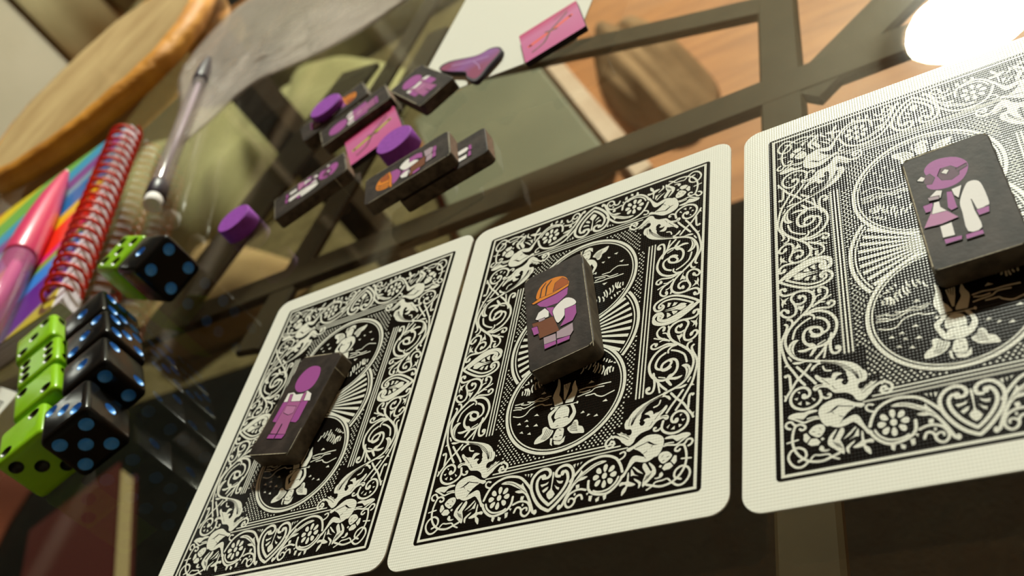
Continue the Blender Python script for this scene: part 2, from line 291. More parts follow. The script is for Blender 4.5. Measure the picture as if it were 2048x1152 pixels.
# ------------------------------------------------------------------ playing cards
ORN = [["s",1,50,[[-2527,-13],[-2371,103],[-2192,210],[-2014,290],[-1849,305],[-1728,254],[-1654,148],[-1654,67],[-1713,16],[-1788,26],[-1832,92],[-1824,150]]],["s",1,42,[[-2414,-10],[-2274,85],[-2096,178],[-1949,229],[-1834,223],[-1761,165],[-1738,101],[-1771,80]]],["s",1,50,[[-2527,-13],[-2397,-124],[-2209,-250],[-2041,-328],[-1901,-342],[-1759,-305],[-1672,-247],[-1644,-165],[-1680,-71],[-1745,-45],[-1811,-59],[-1838,-115],[-1807,-167]]],["s",1,42,[[-2414,-10],[-2252,-126],[-2065,-232],[-1925,-260],[-1821,-241],[-1743,-179],[-1748,-110],[-1786,-115]]],["f",1,0,[[-2293,-30],[-2188,51],[-2065,-5],[-1856,-14],[-2038,-36],[-2105,-49],[-2183,-86]]],["f",1,0,[[-2129,89],[-2079,123],[-1992,34]]],["f",1,0,[[-2001,153],[-1943,157],[-1905,53],[-1965,98]]],["f",1,0,[[-2118,-119],[-2063,-66],[-2006,-69],[-2043,-154]]],["f",1,0,[[-1986,-163],[-1954,-82],[-1911,-79],[-1917,-190]]],["s",1,48,[[-2430,-239],[-2468,-198],[-2516,-200],[-2529,-261],[-2505,-324],[-2443,-363],[-2356,-366],[-2251,-353],[-2137,-357],[-2026,-419],[-1970,-524],[-1990,-658],[-2027,-746],[-2100,-834],[-2196,-925],[-2311,-1035],[-2389,-1132],[-2452,-1233]]],["f",1,0,[[-2408,-241],[-2419,-272],[-2445,-277],[-2471,-253],[-2481,-213],[-2469,-182],[-2443,-177],[-2417,-201]]],["s",1,45,[[-2208,-500],[-2160,-466],[-2110,-524],[-2123,-603],[-2195,-641],[-2269,-620]]],["f",1,0,[[-2167,-496],[-2179,-526],[-2205,-531],[-2229,-508],[-2238,-469],[-2227,-439],[-2201,-434],[-2177,-457]]],["s",1,45,[[-2270,-359],[-2334,-427],[-2341,-503],[-2301,-595],[-2268,-710],[-2286,-831],[-2362,-877],[-2446,-856],[-2511,-783],[-2519,-716],[-2466,-684],[-2410,-736]]],["f",1,0,[[-2375,-755],[-2386,-785],[-2411,-790],[-2436,-767],[-2446,-729],[-2434,-699],[-2409,-694],[-2384,-717]]],["f",1,0,[[-2525,-369],[-2488,-448],[-2435,-442],[-2377,-424],[-2442,-505],[-2420,-578],[-2471,-540],[-2488,-631],[-2515,-543],[-2503,-469]]],["f",1,0,[[-2233,-671],[-2178,-704],[-2131,-683],[-2168,-797],[-2213,-894],[-2191,-801],[-2236,-747]]],["s",1,40,[[-1865,-467],[-1891,-437],[-1866,-395],[-1801,-404],[-1746,-480],[-1760,-577],[-1824,-656],[-1909,-707],[-1995,-770]]],["f",1,0,[[-1841,-476],[-1853,-504],[-1876,-509],[-1899,-487],[-1907,-451],[-1896,-422],[-1872,-417],[-1849,-440]]],["s",1,30,[[-1694,-615],[-1797,-666],[-1890,-682]]],["s",1,30,[[-1864,-544],[-1935,-576],[-1972,-665]]],["s",1,34,[[-1962,-410],[-1975,-496],[-1971,-614]]],["s",1,26,[[-1810,-731],[-1873,-716],[-1948,-750]]],["s",1,40,[[-1740,-788],[-1706,-744],[-1649,-783],[-1667,-852],[-1745,-877],[-1862,-850],[-1971,-832],[-2102,-890]]],["f",1,0,[[-1713,-798],[-1724,-826],[-1747,-830],[-1769,-809],[-1777,-774],[-1765,-746],[-1742,-742],[-1720,-763]]],["s",1,50,[[-2121,-902],[-2000,-882],[-1865,-912],[-1743,-999],[-1662,-1138],[-1639,-1267],[-1666,-1413],[-1730,-1533],[-1827,-1618],[-1956,-1647],[-2078,-1590],[-2159,-1493],[-2177,-1373],[-2145,-1263],[-2070,-1216],[-1963,-1234],[-1889,-1289],[-1876,-1378],[-1923,-1428],[-1994,-1422],[-2046,-1387]]],["s",1,45,[[-1935,-1036],[-1830,-1103],[-1769,-1222],[-1775,-1328],[-1850,-1387],[-1948,-1401],[-2022,-1359],[-2064,-1278],[-2035,-1246]]],["s",1,38,[[-2140,-914],[-2048,-927],[-1987,-992],[-1990,-1047]]],["s",1,38,[[-2052,-1007],[-2164,-1061],[-2278,-1157],[-2318,-1241],[-2345,-1360]]],["s",1,40,[[-2420,-922],[-2364,-941],[-2339,-1025],[-2379,-1123]]],["s",1,45,[[-2265,-996],[-2361,-1099],[-2439,-1233],[-2471,-1392],[-2439,-1570],[-2362,-1723],[-2258,-1823],[-2101,-1897],[-1963,-1931]]],["s",1,42,[[-2461,-1015],[-2425,-1059],[-2456,-1178],[-2514,-1317],[-2533,-1456],[-2505,-1643],[-2456,-1845],[-2355,-2048],[-2272,-2218],[-2190,-2347]]],["f",1,0,[[-2252,-1416],[-2334,-1401],[-2409,-1472],[-2422,-1587],[-2362,-1723],[-2275,-1809],[-2325,-1700],[-2339,-1578],[-2309,-1481]]],["k",1,10,[[-2354,-1478],[-2385,-1563],[-2360,-1665],[-2309,-1752]]],["f",1,0,[[-2183,-1492],[-2086,-1541],[-2024,-1556],[-1967,-1662],[-2006,-1731],[-2062,-1806],[-2097,-1795],[-2058,-1714],[-2038,-1663],[-2146,-1698],[-2235,-1682],[-2278,-1633],[-2179,-1641],[-2071,-1617],[-2105,-1571]]],["s",1,24,[[-1955,-1601],[-1838,-1552]]],["s",1,45,[[-1735,-1444],[-1763,-1623],[-1765,-1738],[-1741,-1838],[-1682,-1862],[-1630,-1827],[-1628,-1748],[-1670,-1734]]],["f",1,0,[[-1637,-1768],[-1647,-1794],[-1669,-1799],[-1690,-1780],[-1697,-1749],[-1687,-1723],[-1664,-1718],[-1644,-1737]]],["s",1,42,[[-1767,-1540],[-1845,-1689],[-1921,-1793],[-1995,-1873]]],["s",1,34,[[-1826,-1649],[-1850,-1780],[-1874,-1893]]],["f",1,0,[[-2102,-1903],[-1928,-1933],[-1675,-2017],[-1470,-2114],[-1355,-2237],[-1293,-2385],[-1284,-2474],[-1376,-2500],[-1551,-2428],[-1531,-2380],[-1572,-2248],[-1680,-2105],[-1846,-2021],[-1976,-2015],[-2058,-2103],[-2092,-2092],[-2054,-2014],[-1974,-1976]]],["k",1,9,[[-1930,-1967],[-1719,-2040],[-1557,-2154],[-1442,-2298],[-1395,-2431]]],["k",1,9,[[-1930,-1979],[-1720,-2058],[-1559,-2184],[-1444,-2325],[-1396,-2448]]],["k",1,9,[[-1931,-1992],[-1721,-2076],[-1561,-2214],[-1446,-2351],[-1398,-2466]]],["s",1,30,[[-1901,-2071],[-1871,-2153],[-1787,-2184]]],["s",1,30,[[-2426,-1727],[-2383,-1810]]],["f",1,0,[[-2376,-1859],[-2322,-1852],[-2154,-1898],[-2261,-1916],[-2332,-1901]]],["s",1,42,[[-2299,-1962],[-2181,-2133],[-2083,-2273],[-2027,-2366]]],["s",1,42,[[-2087,-1970],[-2198,-2117],[-2308,-2230],[-2406,-2396],[-2471,-2499],[-2499,-2567]]],["f",1,0,[[-2503,-1912],[-2466,-1866],[-2431,-1911]]],["s",1,42,[[-2491,-2099],[-2441,-2086],[-2416,-2149],[-2411,-2263],[-2405,-2364]]],["f",1,0,[[-2457,-2109],[-2465,-2129],[-2483,-2133],[-2500,-2119],[-2507,-2095],[-2499,-2074],[-2481,-2070],[-2464,-2085]]],["f",1,0,[[-2518,-2464],[-2462,-2491],[-2494,-2568]]],["f",1,0,[[-1558,-2346],[-1543,-2241],[-1292,-2317],[-1272,-2462],[-1309,-2516],[-1374,-2523],[-1410,-2561],[-1414,-2612],[-1392,-2650],[-1335,-2645],[-1266,-2591],[-1205,-2546],[-1221,-2730],[-1283,-2795],[-1353,-2858],[-1416,-2856],[-1469,-2806],[-1496,-2736],[-1596,-2656],[-1743,-2625],[-1798,-2568],[-1852,-2499],[-1918,-2469],[-1977,-2463],[-2013,-2507],[-2064,-2493],[-2070,-2437],[-2017,-2398],[-1915,-2405],[-1963,-2348],[-2027,-2263],[-2033,-2206],[-1999,-2205],[-1950,-2264],[-1892,-2302],[-1825,-2311],[-1792,-2332],[-1771,-2261],[-1719,-2238],[-1621,-2284],[-1698,-2316],[-1737,-2391],[-1677,-2376],[-1612,-2406],[-1648,-2449],[-1611,-2514],[-1561,-2496],[-1530,-2408]]],["k",1,9,[[-1470,-2274],[-1444,-2369],[-1417,-2441]]],["k",1,9,[[-1418,-2290],[-1396,-2383],[-1385,-2451]]],["k",1,9,[[-1367,-2305],[-1348,-2397],[-1353,-2460]]],["k",1,9,[[-1380,-2695],[-1301,-2623],[-1225,-2582]]],["k",1,9,[[-1358,-2733],[-1281,-2671],[-1213,-2627]]],["k",1,9,[[-1935,-2301],[-1863,-2387],[-1824,-2442]]],["k",1,9,[[-1784,-2475],[-1754,-2537],[-1730,-2555]]],["k",1,9,[[-2036,-2446],[-1984,-2423],[-1924,-2419]]],["s",1,46,[[-2222,-2578],[-2171,-2592],[-2126,-2551],[-2127,-2475],[-2180,-2408],[-2257,-2386],[-2346,-2424],[-2405,-2517],[-2415,-2622],[-2373,-2719],[-2289,-2782],[-2188,-2808],[-2078,-2787],[-1991,-2727],[-1954,-2641],[-1976,-2518]]],["f",1,0,[[-2166,-2577],[-2180,-2612],[-2210,-2619],[-2240,-2595],[-2251,-2554],[-2237,-2520],[-2206,-2512],[-2177,-2536]]],["f",1,0,[[-2312,-2456],[-2269,-2457],[-2270,-2500]]],["f",1,0,[[-2364,-2572],[-2299,-2562],[-2318,-2611]]],["f",1,0,[[-2315,-2676],[-2250,-2646],[-2261,-2717]]],["f",1,0,[[-2186,-2663],[-2185,-2737],[-2117,-2724]]],["f",1,0,[[-2103,-2611],[-2038,-2661],[-2065,-2691]]],["s",1,38,[[-1944,-2644],[-1888,-2683],[-1825,-2672],[-1821,-2619],[-1851,-2622]]],["f",1,0,[[-2007,-2879],[-1952,-2800],[-1850,-2749],[-1700,-2737],[-1589,-2794],[-1474,-2877],[-1373,-2909],[-1344,-2953],[-1402,-2983],[-1479,-2942],[-1506,-2981],[-1599,-3048],[-1659,-3093],[-1678,-3149],[-1604,-3117],[-1522,-3088],[-1467,-3102],[-1424,-3163],[-1386,-3273],[-1333,-3384],[-1281,-3426],[-1285,-3473],[-1347,-3458],[-1394,-3369],[-1450,-3286],[-1523,-3208],[-1612,-3235],[-1718,-3259],[-1812,-3225],[-1859,-3193],[-1908,-3191],[-1969,-3105],[-2004,-2994]]],["q",1,0,[[-1912,-2966],[-1836,-2935],[-1749,-2865],[-1700,-2862],[-1753,-2915],[-1829,-2957]]],["k",1,14,[[-1709,-2873],[-1613,-2906],[-1511,-2934]]],["q",1,0,[[-1657,-3124],[-1615,-3044],[-1538,-2983],[-1480,-2957],[-1508,-3011],[-1585,-3072]]],["k",1,10,[[-1813,-2961],[-1790,-2993]]],["k",1,10,[[-1720,-3047],[-1666,-3081]]],["k",1,10,[[-1705,-3182],[-1661,-3123]]],["f",1,0,[[-2460,-2897],[-2420,-2855],[-2326,-2843],[-2224,-2864],[-2147,-2842],[-2039,-2860],[-2032,-2893],[-2159,-2912],[-2211,-2961],[-2246,-2983],[-2313,-2956]]],["s",1,34,[[-2452,-2904],[-2331,-2982],[-2232,-3047],[-2164,-3035],[-2072,-3017],[-2014,-3024]]],["s",1,22,[[-2179,-2990],[-2095,-2981],[-2029,-2987]]],["f",1,0,[[-2165,-3224],[-2099,-3149],[-2016,-3130],[-1951,-3156],[-1930,-3222],[-1950,-3287],[-2019,-3360],[-2099,-3320],[-2154,-3267]]],["f",1,0,[[-2245,-3255],[-2203,-3245],[-2149,-3338],[-2210,-3413],[-2249,-3364]]],["f",1,0,[[-2194,-3437],[-2142,-3360],[-2060,-3370],[-2007,-3442],[-2042,-3492],[-2139,-3484]]],["f",1,0,[[-2004,-3393],[-1971,-3371],[-1948,-3406],[-1982,-3428]]],["k",1,12,[[-2111,-3237],[-2083,-3249]]],["k",1,12,[[-2036,-3296],[-2008,-3311]]],["k",1,10,[[-2011,-3202],[-1988,-3228]]],["s",1,38,[[-2437,-3116],[-2479,-3094],[-2506,-3039],[-2479,-2994],[-2421,-2991],[-2380,-3048],[-2347,-3077],[-2288,-3066],[-2224,-3108],[-2218,-3158],[-2267,-3177],[-2295,-3149]]],["s",1,40,[[-2354,-3065],[-2390,-3159],[-2411,-3285],[-2407,-3407],[-2370,-3534],[-2293,-3649],[-2191,-3730],[-2080,-3766],[-1968,-3768],[-1871,-3734],[-1758,-3693]]],["s",1,38,[[-2191,-3739],[-2275,-3807],[-2364,-3805],[-2442,-3732],[-2480,-3626],[-2454,-3534],[-2386,-3481],[-2311,-3478],[-2239,-3534],[-2218,-3617],[-2245,-3669],[-2332,-3708]]],["s",1,28,[[-2491,-3357],[-2423,-3348],[-2331,-3335]]],["s",1,28,[[-2157,-3708],[-2106,-3652],[-2027,-3666],[-1907,-3676],[-1856,-3738],[-1764,-3787]]],["f",1,0,[[-2028,-3544],[-2003,-3511],[-1964,-3540],[-1958,-3590],[-1879,-3598],[-1928,-3625],[-2000,-3609],[-2030,-3573]]],["f",1,0,[[-1707,-3277],[-1668,-3287],[-1665,-3357],[-1719,-3452],[-1725,-3489],[-1695,-3573],[-1679,-3683],[-1697,-3721],[-1749,-3676],[-1824,-3601],[-1899,-3526],[-1902,-3447],[-1866,-3367],[-1780,-3279],[-1774,-3310],[-1837,-3423],[-1815,-3458],[-1761,-3363]]],["k",1,9,[[-1832,-3483],[-1774,-3574]]],["k",1,9,[[-1805,-3497],[-1752,-3591]]],["k",1,9,[[-1778,-3511],[-1729,-3608]]],["k",1,9,[[-1751,-3525],[-1707,-3625]]],["f",1,0,[[-1510,-3297],[-1488,-3312],[-1590,-3424],[-1689,-3478],[-1646,-3430]]],["f",1,0,[[-1474,-3335],[-1461,-3368],[-1469,-3473],[-1507,-3464],[-1611,-3497],[-1538,-3456]]],["f",1,0,[[-1527,-3526],[-1546,-3570],[-1614,-3640],[-1612,-3726],[-1642,-3710],[-1661,-3639],[-1626,-3590]]],["f",1,0,[[-1423,-3387],[-1403,-3431],[-1398,-3557],[-1313,-3549],[-1270,-3588],[-1288,-3622],[-1356,-3606],[-1397,-3634],[-1340,-3695],[-1324,-3764],[-1335,-3808],[-1404,-3727],[-1422,-3657],[-1476,-3663],[-1537,-3658],[-1559,-3634],[-1469,-3579],[-1436,-3548],[-1436,-3452]]],["s",1,48,[[-1307,-3346],[-1264,-3209],[-1182,-3071],[-1050,-2986],[-907,-2954],[-756,-2971],[-618,-3023],[-517,-3111],[-420,-3225],[-346,-3322]]],["s",1,34,[[-1245,-3429],[-1200,-3527],[-1095,-3619],[-978,-3647],[-873,-3634],[-811,-3603]]],["s",1,46,[[-1302,-3464],[-1242,-3565],[-1151,-3653],[-1058,-3701],[-954,-3699],[-832,-3663],[-752,-3607],[-708,-3524],[-700,-3393]]],["f",1,0,[[-940,-3365],[-958,-3403],[-992,-3412],[-1023,-3387],[-1032,-3342],[-1014,-3304],[-980,-3295],[-950,-3320]]],["f",1,0,[[-992,-3129],[-959,-3153],[-951,-3208],[-967,-3261],[-988,-3282],[-1011,-3259],[-1029,-3204],[-1025,-3150]]],["f",1,0,[[-832,-3195],[-824,-3243],[-851,-3281],[-893,-3296],[-920,-3286],[-922,-3250],[-901,-3200],[-866,-3174]]],["f",1,0,[[-775,-3354],[-790,-3396],[-830,-3404],[-871,-3383],[-889,-3354],[-874,-3325],[-834,-3304],[-793,-3312]]],["f",1,0,[[-828,-3515],[-860,-3533],[-897,-3506],[-920,-3457],[-920,-3421],[-894,-3413],[-851,-3430],[-822,-3470]]],["f",1,0,[[-993,-3584],[-1024,-3559],[-1029,-3506],[-1011,-3456],[-988,-3437],[-967,-3462],[-952,-3516],[-960,-3567]]],["f",1,0,[[-1139,-3517],[-1149,-3470],[-1122,-3432],[-1080,-3416],[-1053,-3425],[-1051,-3461],[-1070,-3510],[-1105,-3536]]],["f",1,0,[[-1205,-3358],[-1191,-3315],[-1150,-3306],[-1107,-3327],[-1088,-3356],[-1103,-3385],[-1143,-3407],[-1185,-3400]]],["f",1,0,[[-1155,-3199],[-1123,-3178],[-1084,-3204],[-1058,-3254],[-1055,-3290],[-1082,-3300],[-1126,-3286],[-1158,-3247]]],["f",1,0,[[-1000,-3074],[-916,-3042],[-781,-3064],[-668,-3124],[-570,-3184],[-543,-3143],[-520,-3198],[-489,-3245],[-416,-3361],[-346,-3492],[-444,-3410],[-510,-3355],[-582,-3346],[-646,-3320],[-672,-3294],[-604,-3283],[-546,-3288],[-635,-3231],[-705,-3188],[-818,-3123],[-922,-3100]]],["k",1,9,[[-889,-3070],[-742,-3119],[-638,-3196],[-517,-3296],[-438,-3364]]],["s",1,48,[[-472,-3346],[-409,-3420],[-334,-3561],[-280,-3686],[-243,-3777],[-204,-3791]]],["f",1,0,[[-163,-3797],[-178,-3828],[-206,-3836],[-231,-3815],[-237,-3779],[-221,-3747],[-193,-3739],[-169,-3760]]],["f",1,0,[[-1060,-3721],[-995,-3736],[-1019,-3824],[-1059,-3786]]],["f",1,0,[[-935,-3732],[-865,-3767],[-879,-3828],[-928,-3807]]],["f",1,0,[[-805,-3688],[-739,-3685],[-742,-3777],[-788,-3794]]],["f",1,0,[[-738,-3611],[-681,-3625],[-701,-3667]]],["s",1,40,[[-665,-3553],[-567,-3521],[-473,-3526],[-378,-3569],[-319,-3658],[-310,-3752],[-362,-3821],[-425,-3816],[-474,-3758],[-486,-3682],[-530,-3634],[-588,-3638],[-619,-3714]]],["s",1,34,[[-471,-3704],[-434,-3667],[-377,-3671],[-369,-3719]]],["f",1,0,[[-448,-3603],[-456,-3619],[-471,-3623],[-484,-3612],[-487,-3593],[-479,-3576],[-465,-3572],[-452,-3583]]],["f",1,0,[[-532,-3416],[-467,-3423],[-477,-3497],[-506,-3499],[-540,-3481]]],["f",1,0,[[-538,-2976],[-501,-2981],[-499,-3027]]],["f",1,0,[[-472,-2984],[-436,-2995],[-450,-3050]]],["f",1,0,[[-412,-2986],[-362,-3000],[-401,-3073]]],["s",1,34,[[-1237,-2981],[-1298,-2961],[-1333,-3001],[-1307,-3068],[-1217,-3112]]],["s",1,43,[[-1253,-2723],[-1153,-2632],[-1047,-2607],[-953,-2675],[-948,-2758],[-1003,-2823],[-1078,-2802],[-1100,-2732],[-1058,-2696],[-1019,-2742]]],["f",1,0,[[-1398,-2733],[-1309,-2604],[-1133,-2551],[-1234,-2660],[-1300,-2812],[-1407,-2850]]],["s",0,56,[[-102,-3151],[-37,-3145],[-4,-3091],[-22,-3022],[-83,-2969],[-169,-2959],[-263,-2999],[-336,-3087],[-360,-3198],[-342,-3328],[-288,-3456],[-201,-3600],[-92,-3719],[21,-3792],[66,-3812]]],["s",0,56,[[66,-3812],[175,-3721],[283,-3603],[379,-3471],[439,-3319],[449,-3180],[406,-3062],[328,-2987],[246,-2969],[156,-3000],[108,-3074],[126,-3152],[187,-3169]]],["s",0,54,[[49,-3699],[-48,-3610],[-138,-3504],[-212,-3372],[-245,-3248],[-239,-3162],[-196,-3101],[-145,-3100]]],["f",0,0,[[-87,-3131],[-105,-3169],[-138,-3177],[-166,-3152],[-173,-3107],[-155,-3070],[-122,-3061],[-94,-3087]]],["s",0,54,[[49,-3699],[143,-3622],[244,-3510],[327,-3374],[355,-3249],[325,-3131],[277,-3085]]],["f",0,0,[[276,-3126],[259,-3161],[229,-3169],[204,-3145],[198,-3104],[215,-3069],[246,-3061],[271,-3085]]],["f",0,0,[[36,-3063],[68,-3067],[73,-3171],[66,-3312],[73,-3409],[140,-3511],[47,-3598],[-28,-3476],[39,-3400],[46,-3307],[42,-3191]]],["f",0,0,[[-172,-3267],[-82,-3263],[-11,-3234],[-36,-3285],[-140,-3319]]],["f",0,0,[[-122,-3395],[-52,-3347],[-4,-3336],[-23,-3393],[-87,-3442]]],["f",0,0,[[131,-3235],[198,-3272],[270,-3278],[253,-3325],[205,-3321],[167,-3292]]],["f",0,0,[[109,-3329],[168,-3378],[213,-3399],[199,-3442],[156,-3412]]],["f",0,0,[[-491,-1232],[-427,-1185],[-379,-1238],[-433,-1239]]],["f",0,0,[[-565,-1714],[-503,-1674],[-453,-1739],[-508,-1720]]],["f",0,0,[[-763,-1796],[-705,-1755],[-662,-1810],[-710,-1800]]],["f",0,0,[[-908,-1829],[-854,-1786],[-816,-1846],[-860,-1838]]],["f",0,0,[[-712,-1914],[-670,-1881],[-633,-1933],[-675,-1926]]],["f",0,0,[[-539,-1951],[-477,-1905],[-437,-1971],[-488,-1961]]],["f",0,0,[[-821,-2032],[-765,-2003],[-732,-2060]]],["f",0,0,[[-642,-2102],[-586,-2068],[-560,-2129]]],["s",0,24,[[-760,-1334],[-634,-1365],[-501,-1321],[-408,-1355],[-328,-1335],[-261,-1338]]],["s",0,24,[[-1026,-1395],[-898,-1426],[-823,-1473],[-702,-1446],[-557,-1378],[-433,-1402],[-304,-1378]]],["s",0,24,[[-1025,-1605],[-881,-1654],[-761,-1633],[-671,-1526],[-549,-1486],[-432,-1479],[-360,-1525],[-219,-1541]]],["s",0,24,[[-1031,-1337],[-961,-1340],[-859,-1334]]],["s",0,24,[[-892,-1364],[-786,-1395],[-695,-1385]]],["s",0,24,[[-1051,-1450],[-971,-1456],[-874,-1483]]],["s",1,29,[[-710,-942],[-728,-1023],[-698,-1121]]],["s",1,29,[[-655,-904],[-664,-988],[-633,-1073]]],["s",1,29,[[-598,-844],[-598,-940],[-550,-1046]]],["s",1,29,[[-552,-884],[-539,-948],[-516,-1008]]],["s",1,29,[[-538,-756],[-535,-817],[-502,-881]]],["s",1,29,[[-449,-769],[-439,-854],[-407,-925]]],["s",1,29,[[-372,-792],[-367,-838],[-342,-877]]],["s",1,29,[[-301,-864],[-288,-927],[-255,-976]]],["s",1,29,[[-878,-1003],[-853,-1063],[-865,-1131]]],["s",1,29,[[-858,-1003],[-803,-1067],[-813,-1165]]],["s",1,29,[[-817,-1001],[-764,-1082],[-763,-1169]]],["s",1,29,[[-923,-1045],[-920,-1126]]],["s",1,29,[[-954,-938],[-927,-926]]],["s",1,29,[[-883,-891],[-852,-888]]],["s",1,29,[[-832,-837],[-816,-887]]],["s",1,29,[[-777,-798],[-761,-849]]],["s",1,29,[[-712,-763],[-696,-807]]],["f",0,0,[[-163,-971],[-126,-997],[-93,-1117],[-80,-1264],[-86,-1367],[-33,-1444],[15,-1553],[9,-1597],[-140,-1606],[-169,-1522],[-216,-1389],[-191,-1258],[-153,-1118]]],["f",0,0,[[201,-1123],[225,-1120],[243,-1210],[289,-1321],[282,-1422],[234,-1587],[208,-1611],[72,-1591],[92,-1501],[143,-1417],[178,-1337],[168,-1240]]],["f",0,0,[[-20,-1145],[121,-1128],[97,-1330],[60,-1512],[30,-1502],[14,-1392]]],["f",0,0,[[-112,-1802],[-85,-1721],[-14,-1656],[93,-1661],[162,-1719],[186,-1816],[177,-1923],[213,-1990],[251,-2036],[222,-2080],[117,-2131],[-2,-2124],[-121,-2106],[-122,-1997],[-74,-1925],[-114,-1879]]],["f",0,0,[[-121,-2106],[-176,-2055],[-228,-1918],[-259,-1796],[-227,-1728],[-150,-1676],[-110,-1617],[-51,-1638],[-100,-1716],[-184,-1821],[-155,-1898],[-115,-1999]]],["f",0,0,[[222,-2080],[296,-1986],[329,-1866],[288,-1741],[234,-1643],[181,-1636],[191,-1673],[227,-1742],[257,-1841],[225,-1907],[191,-1983],[162,-2027]]],["f",0,0,[[192,-2177],[267,-2127],[318,-2037],[376,-2046],[408,-2121],[414,-2176],[495,-2214],[539,-2302],[542,-2366],[452,-2347],[310,-2322],[233,-2254]]],["f",0,0,[[508,-1271],[559,-1215],[626,-1270],[566,-1270]]],["f",0,0,[[421,-1920],[470,-1872],[507,-1917],[461,-1923]]],["f",0,0,[[556,-2021],[580,-1965],[626,-1992]]],["f",0,0,[[695,-2058],[760,-2017],[787,-2069],[744,-2065]]],["f",0,0,[[838,-1773],[904,-1731],[944,-1790]]],["s",0,18,[[-223,-1634],[-58,-1630],[157,-1644],[325,-1643]]],["f",0,0,[[-183,-1648],[-192,-1667],[-208,-1671],[-221,-1657],[-225,-1633],[-216,-1614],[-200,-1610],[-186,-1624]]],["f",0,0,[[345,-1650],[336,-1669],[321,-1672],[308,-1659],[305,-1635],[314,-1616],[330,-1613],[343,-1627]]],["k",0,16,[[-137,-1613],[8,-1602],[223,-1611]]],["k",0,12,[[-81,-1923],[-32,-1901],[13,-1905]]],["k",0,12,[[87,-1920],[149,-1908],[183,-1936]]],["k",0,10,[[-49,-2076],[-2,-2070]]],["k",0,9,[[311,-2078],[359,-2104]]],["k",0,9,[[285,-2101],[368,-2140]]],["k",0,9,[[267,-2127],[384,-2182]]],["k",0,9,[[255,-2155],[392,-2222]]],["k",0,9,[[243,-2183],[401,-2257]]],["k",0,9,[[251,-2228],[410,-2291]]],["k",0,10,[[15,-1147],[21,-1220]]],["k",0,10,[[56,-1139],[47,-1265]]],["k",0,10,[[95,-1142],[72,-1286]]],["s",0,24,[[327,-1376],[476,-1357],[610,-1373],[762,-1362],[962,-1371]]],["s",0,24,[[343,-1422],[432,-1444],[555,-1432]]],["s",0,24,[[321,-1517],[423,-1497],[578,-1475],[663,-1416],[833,-1424]]],["s",0,24,[[484,-1543],[582,-1545],[657,-1544],[707,-1597],[823,-1651],[938,-1622],[1053,-1587]]],["f",0,0,[[-53,-2223],[-18,-2147],[70,-2140],[126,-2176],[130,-2317],[92,-2408],[-49,-2372],[-76,-2302]]],["f",0,0,[[-52,-2393],[89,-2429],[175,-2340],[162,-2464],[78,-2505],[-26,-2473]]],["f",0,0,[[-128,-2321],[-84,-2317],[-83,-2438],[-66,-2495],[-120,-2444]]],["k",0,13,[[28,-2171],[68,-2192]]],["k",0,13,[[-28,-2309],[2,-2315]]],["k",0,13,[[59,-2302],[95,-2305]]],["f",0,0,[[-326,-2063],[-253,-2034],[-175,-2113],[-88,-2159],[-119,-2254],[-204,-2331],[-320,-2364],[-446,-2368],[-449,-2289],[-390,-2220],[-321,-2171]]],["k",0,10,[[-235,-2093],[-277,-2221],[-324,-2293]]],["k",0,10,[[-200,-2112],[-241,-2232],[-300,-2301]]],["k",0,10,[[-165,-2130],[-205,-2244],[-276,-2309]]],["k",0,10,[[-130,-2149],[-169,-2255],[-252,-2316]]]]
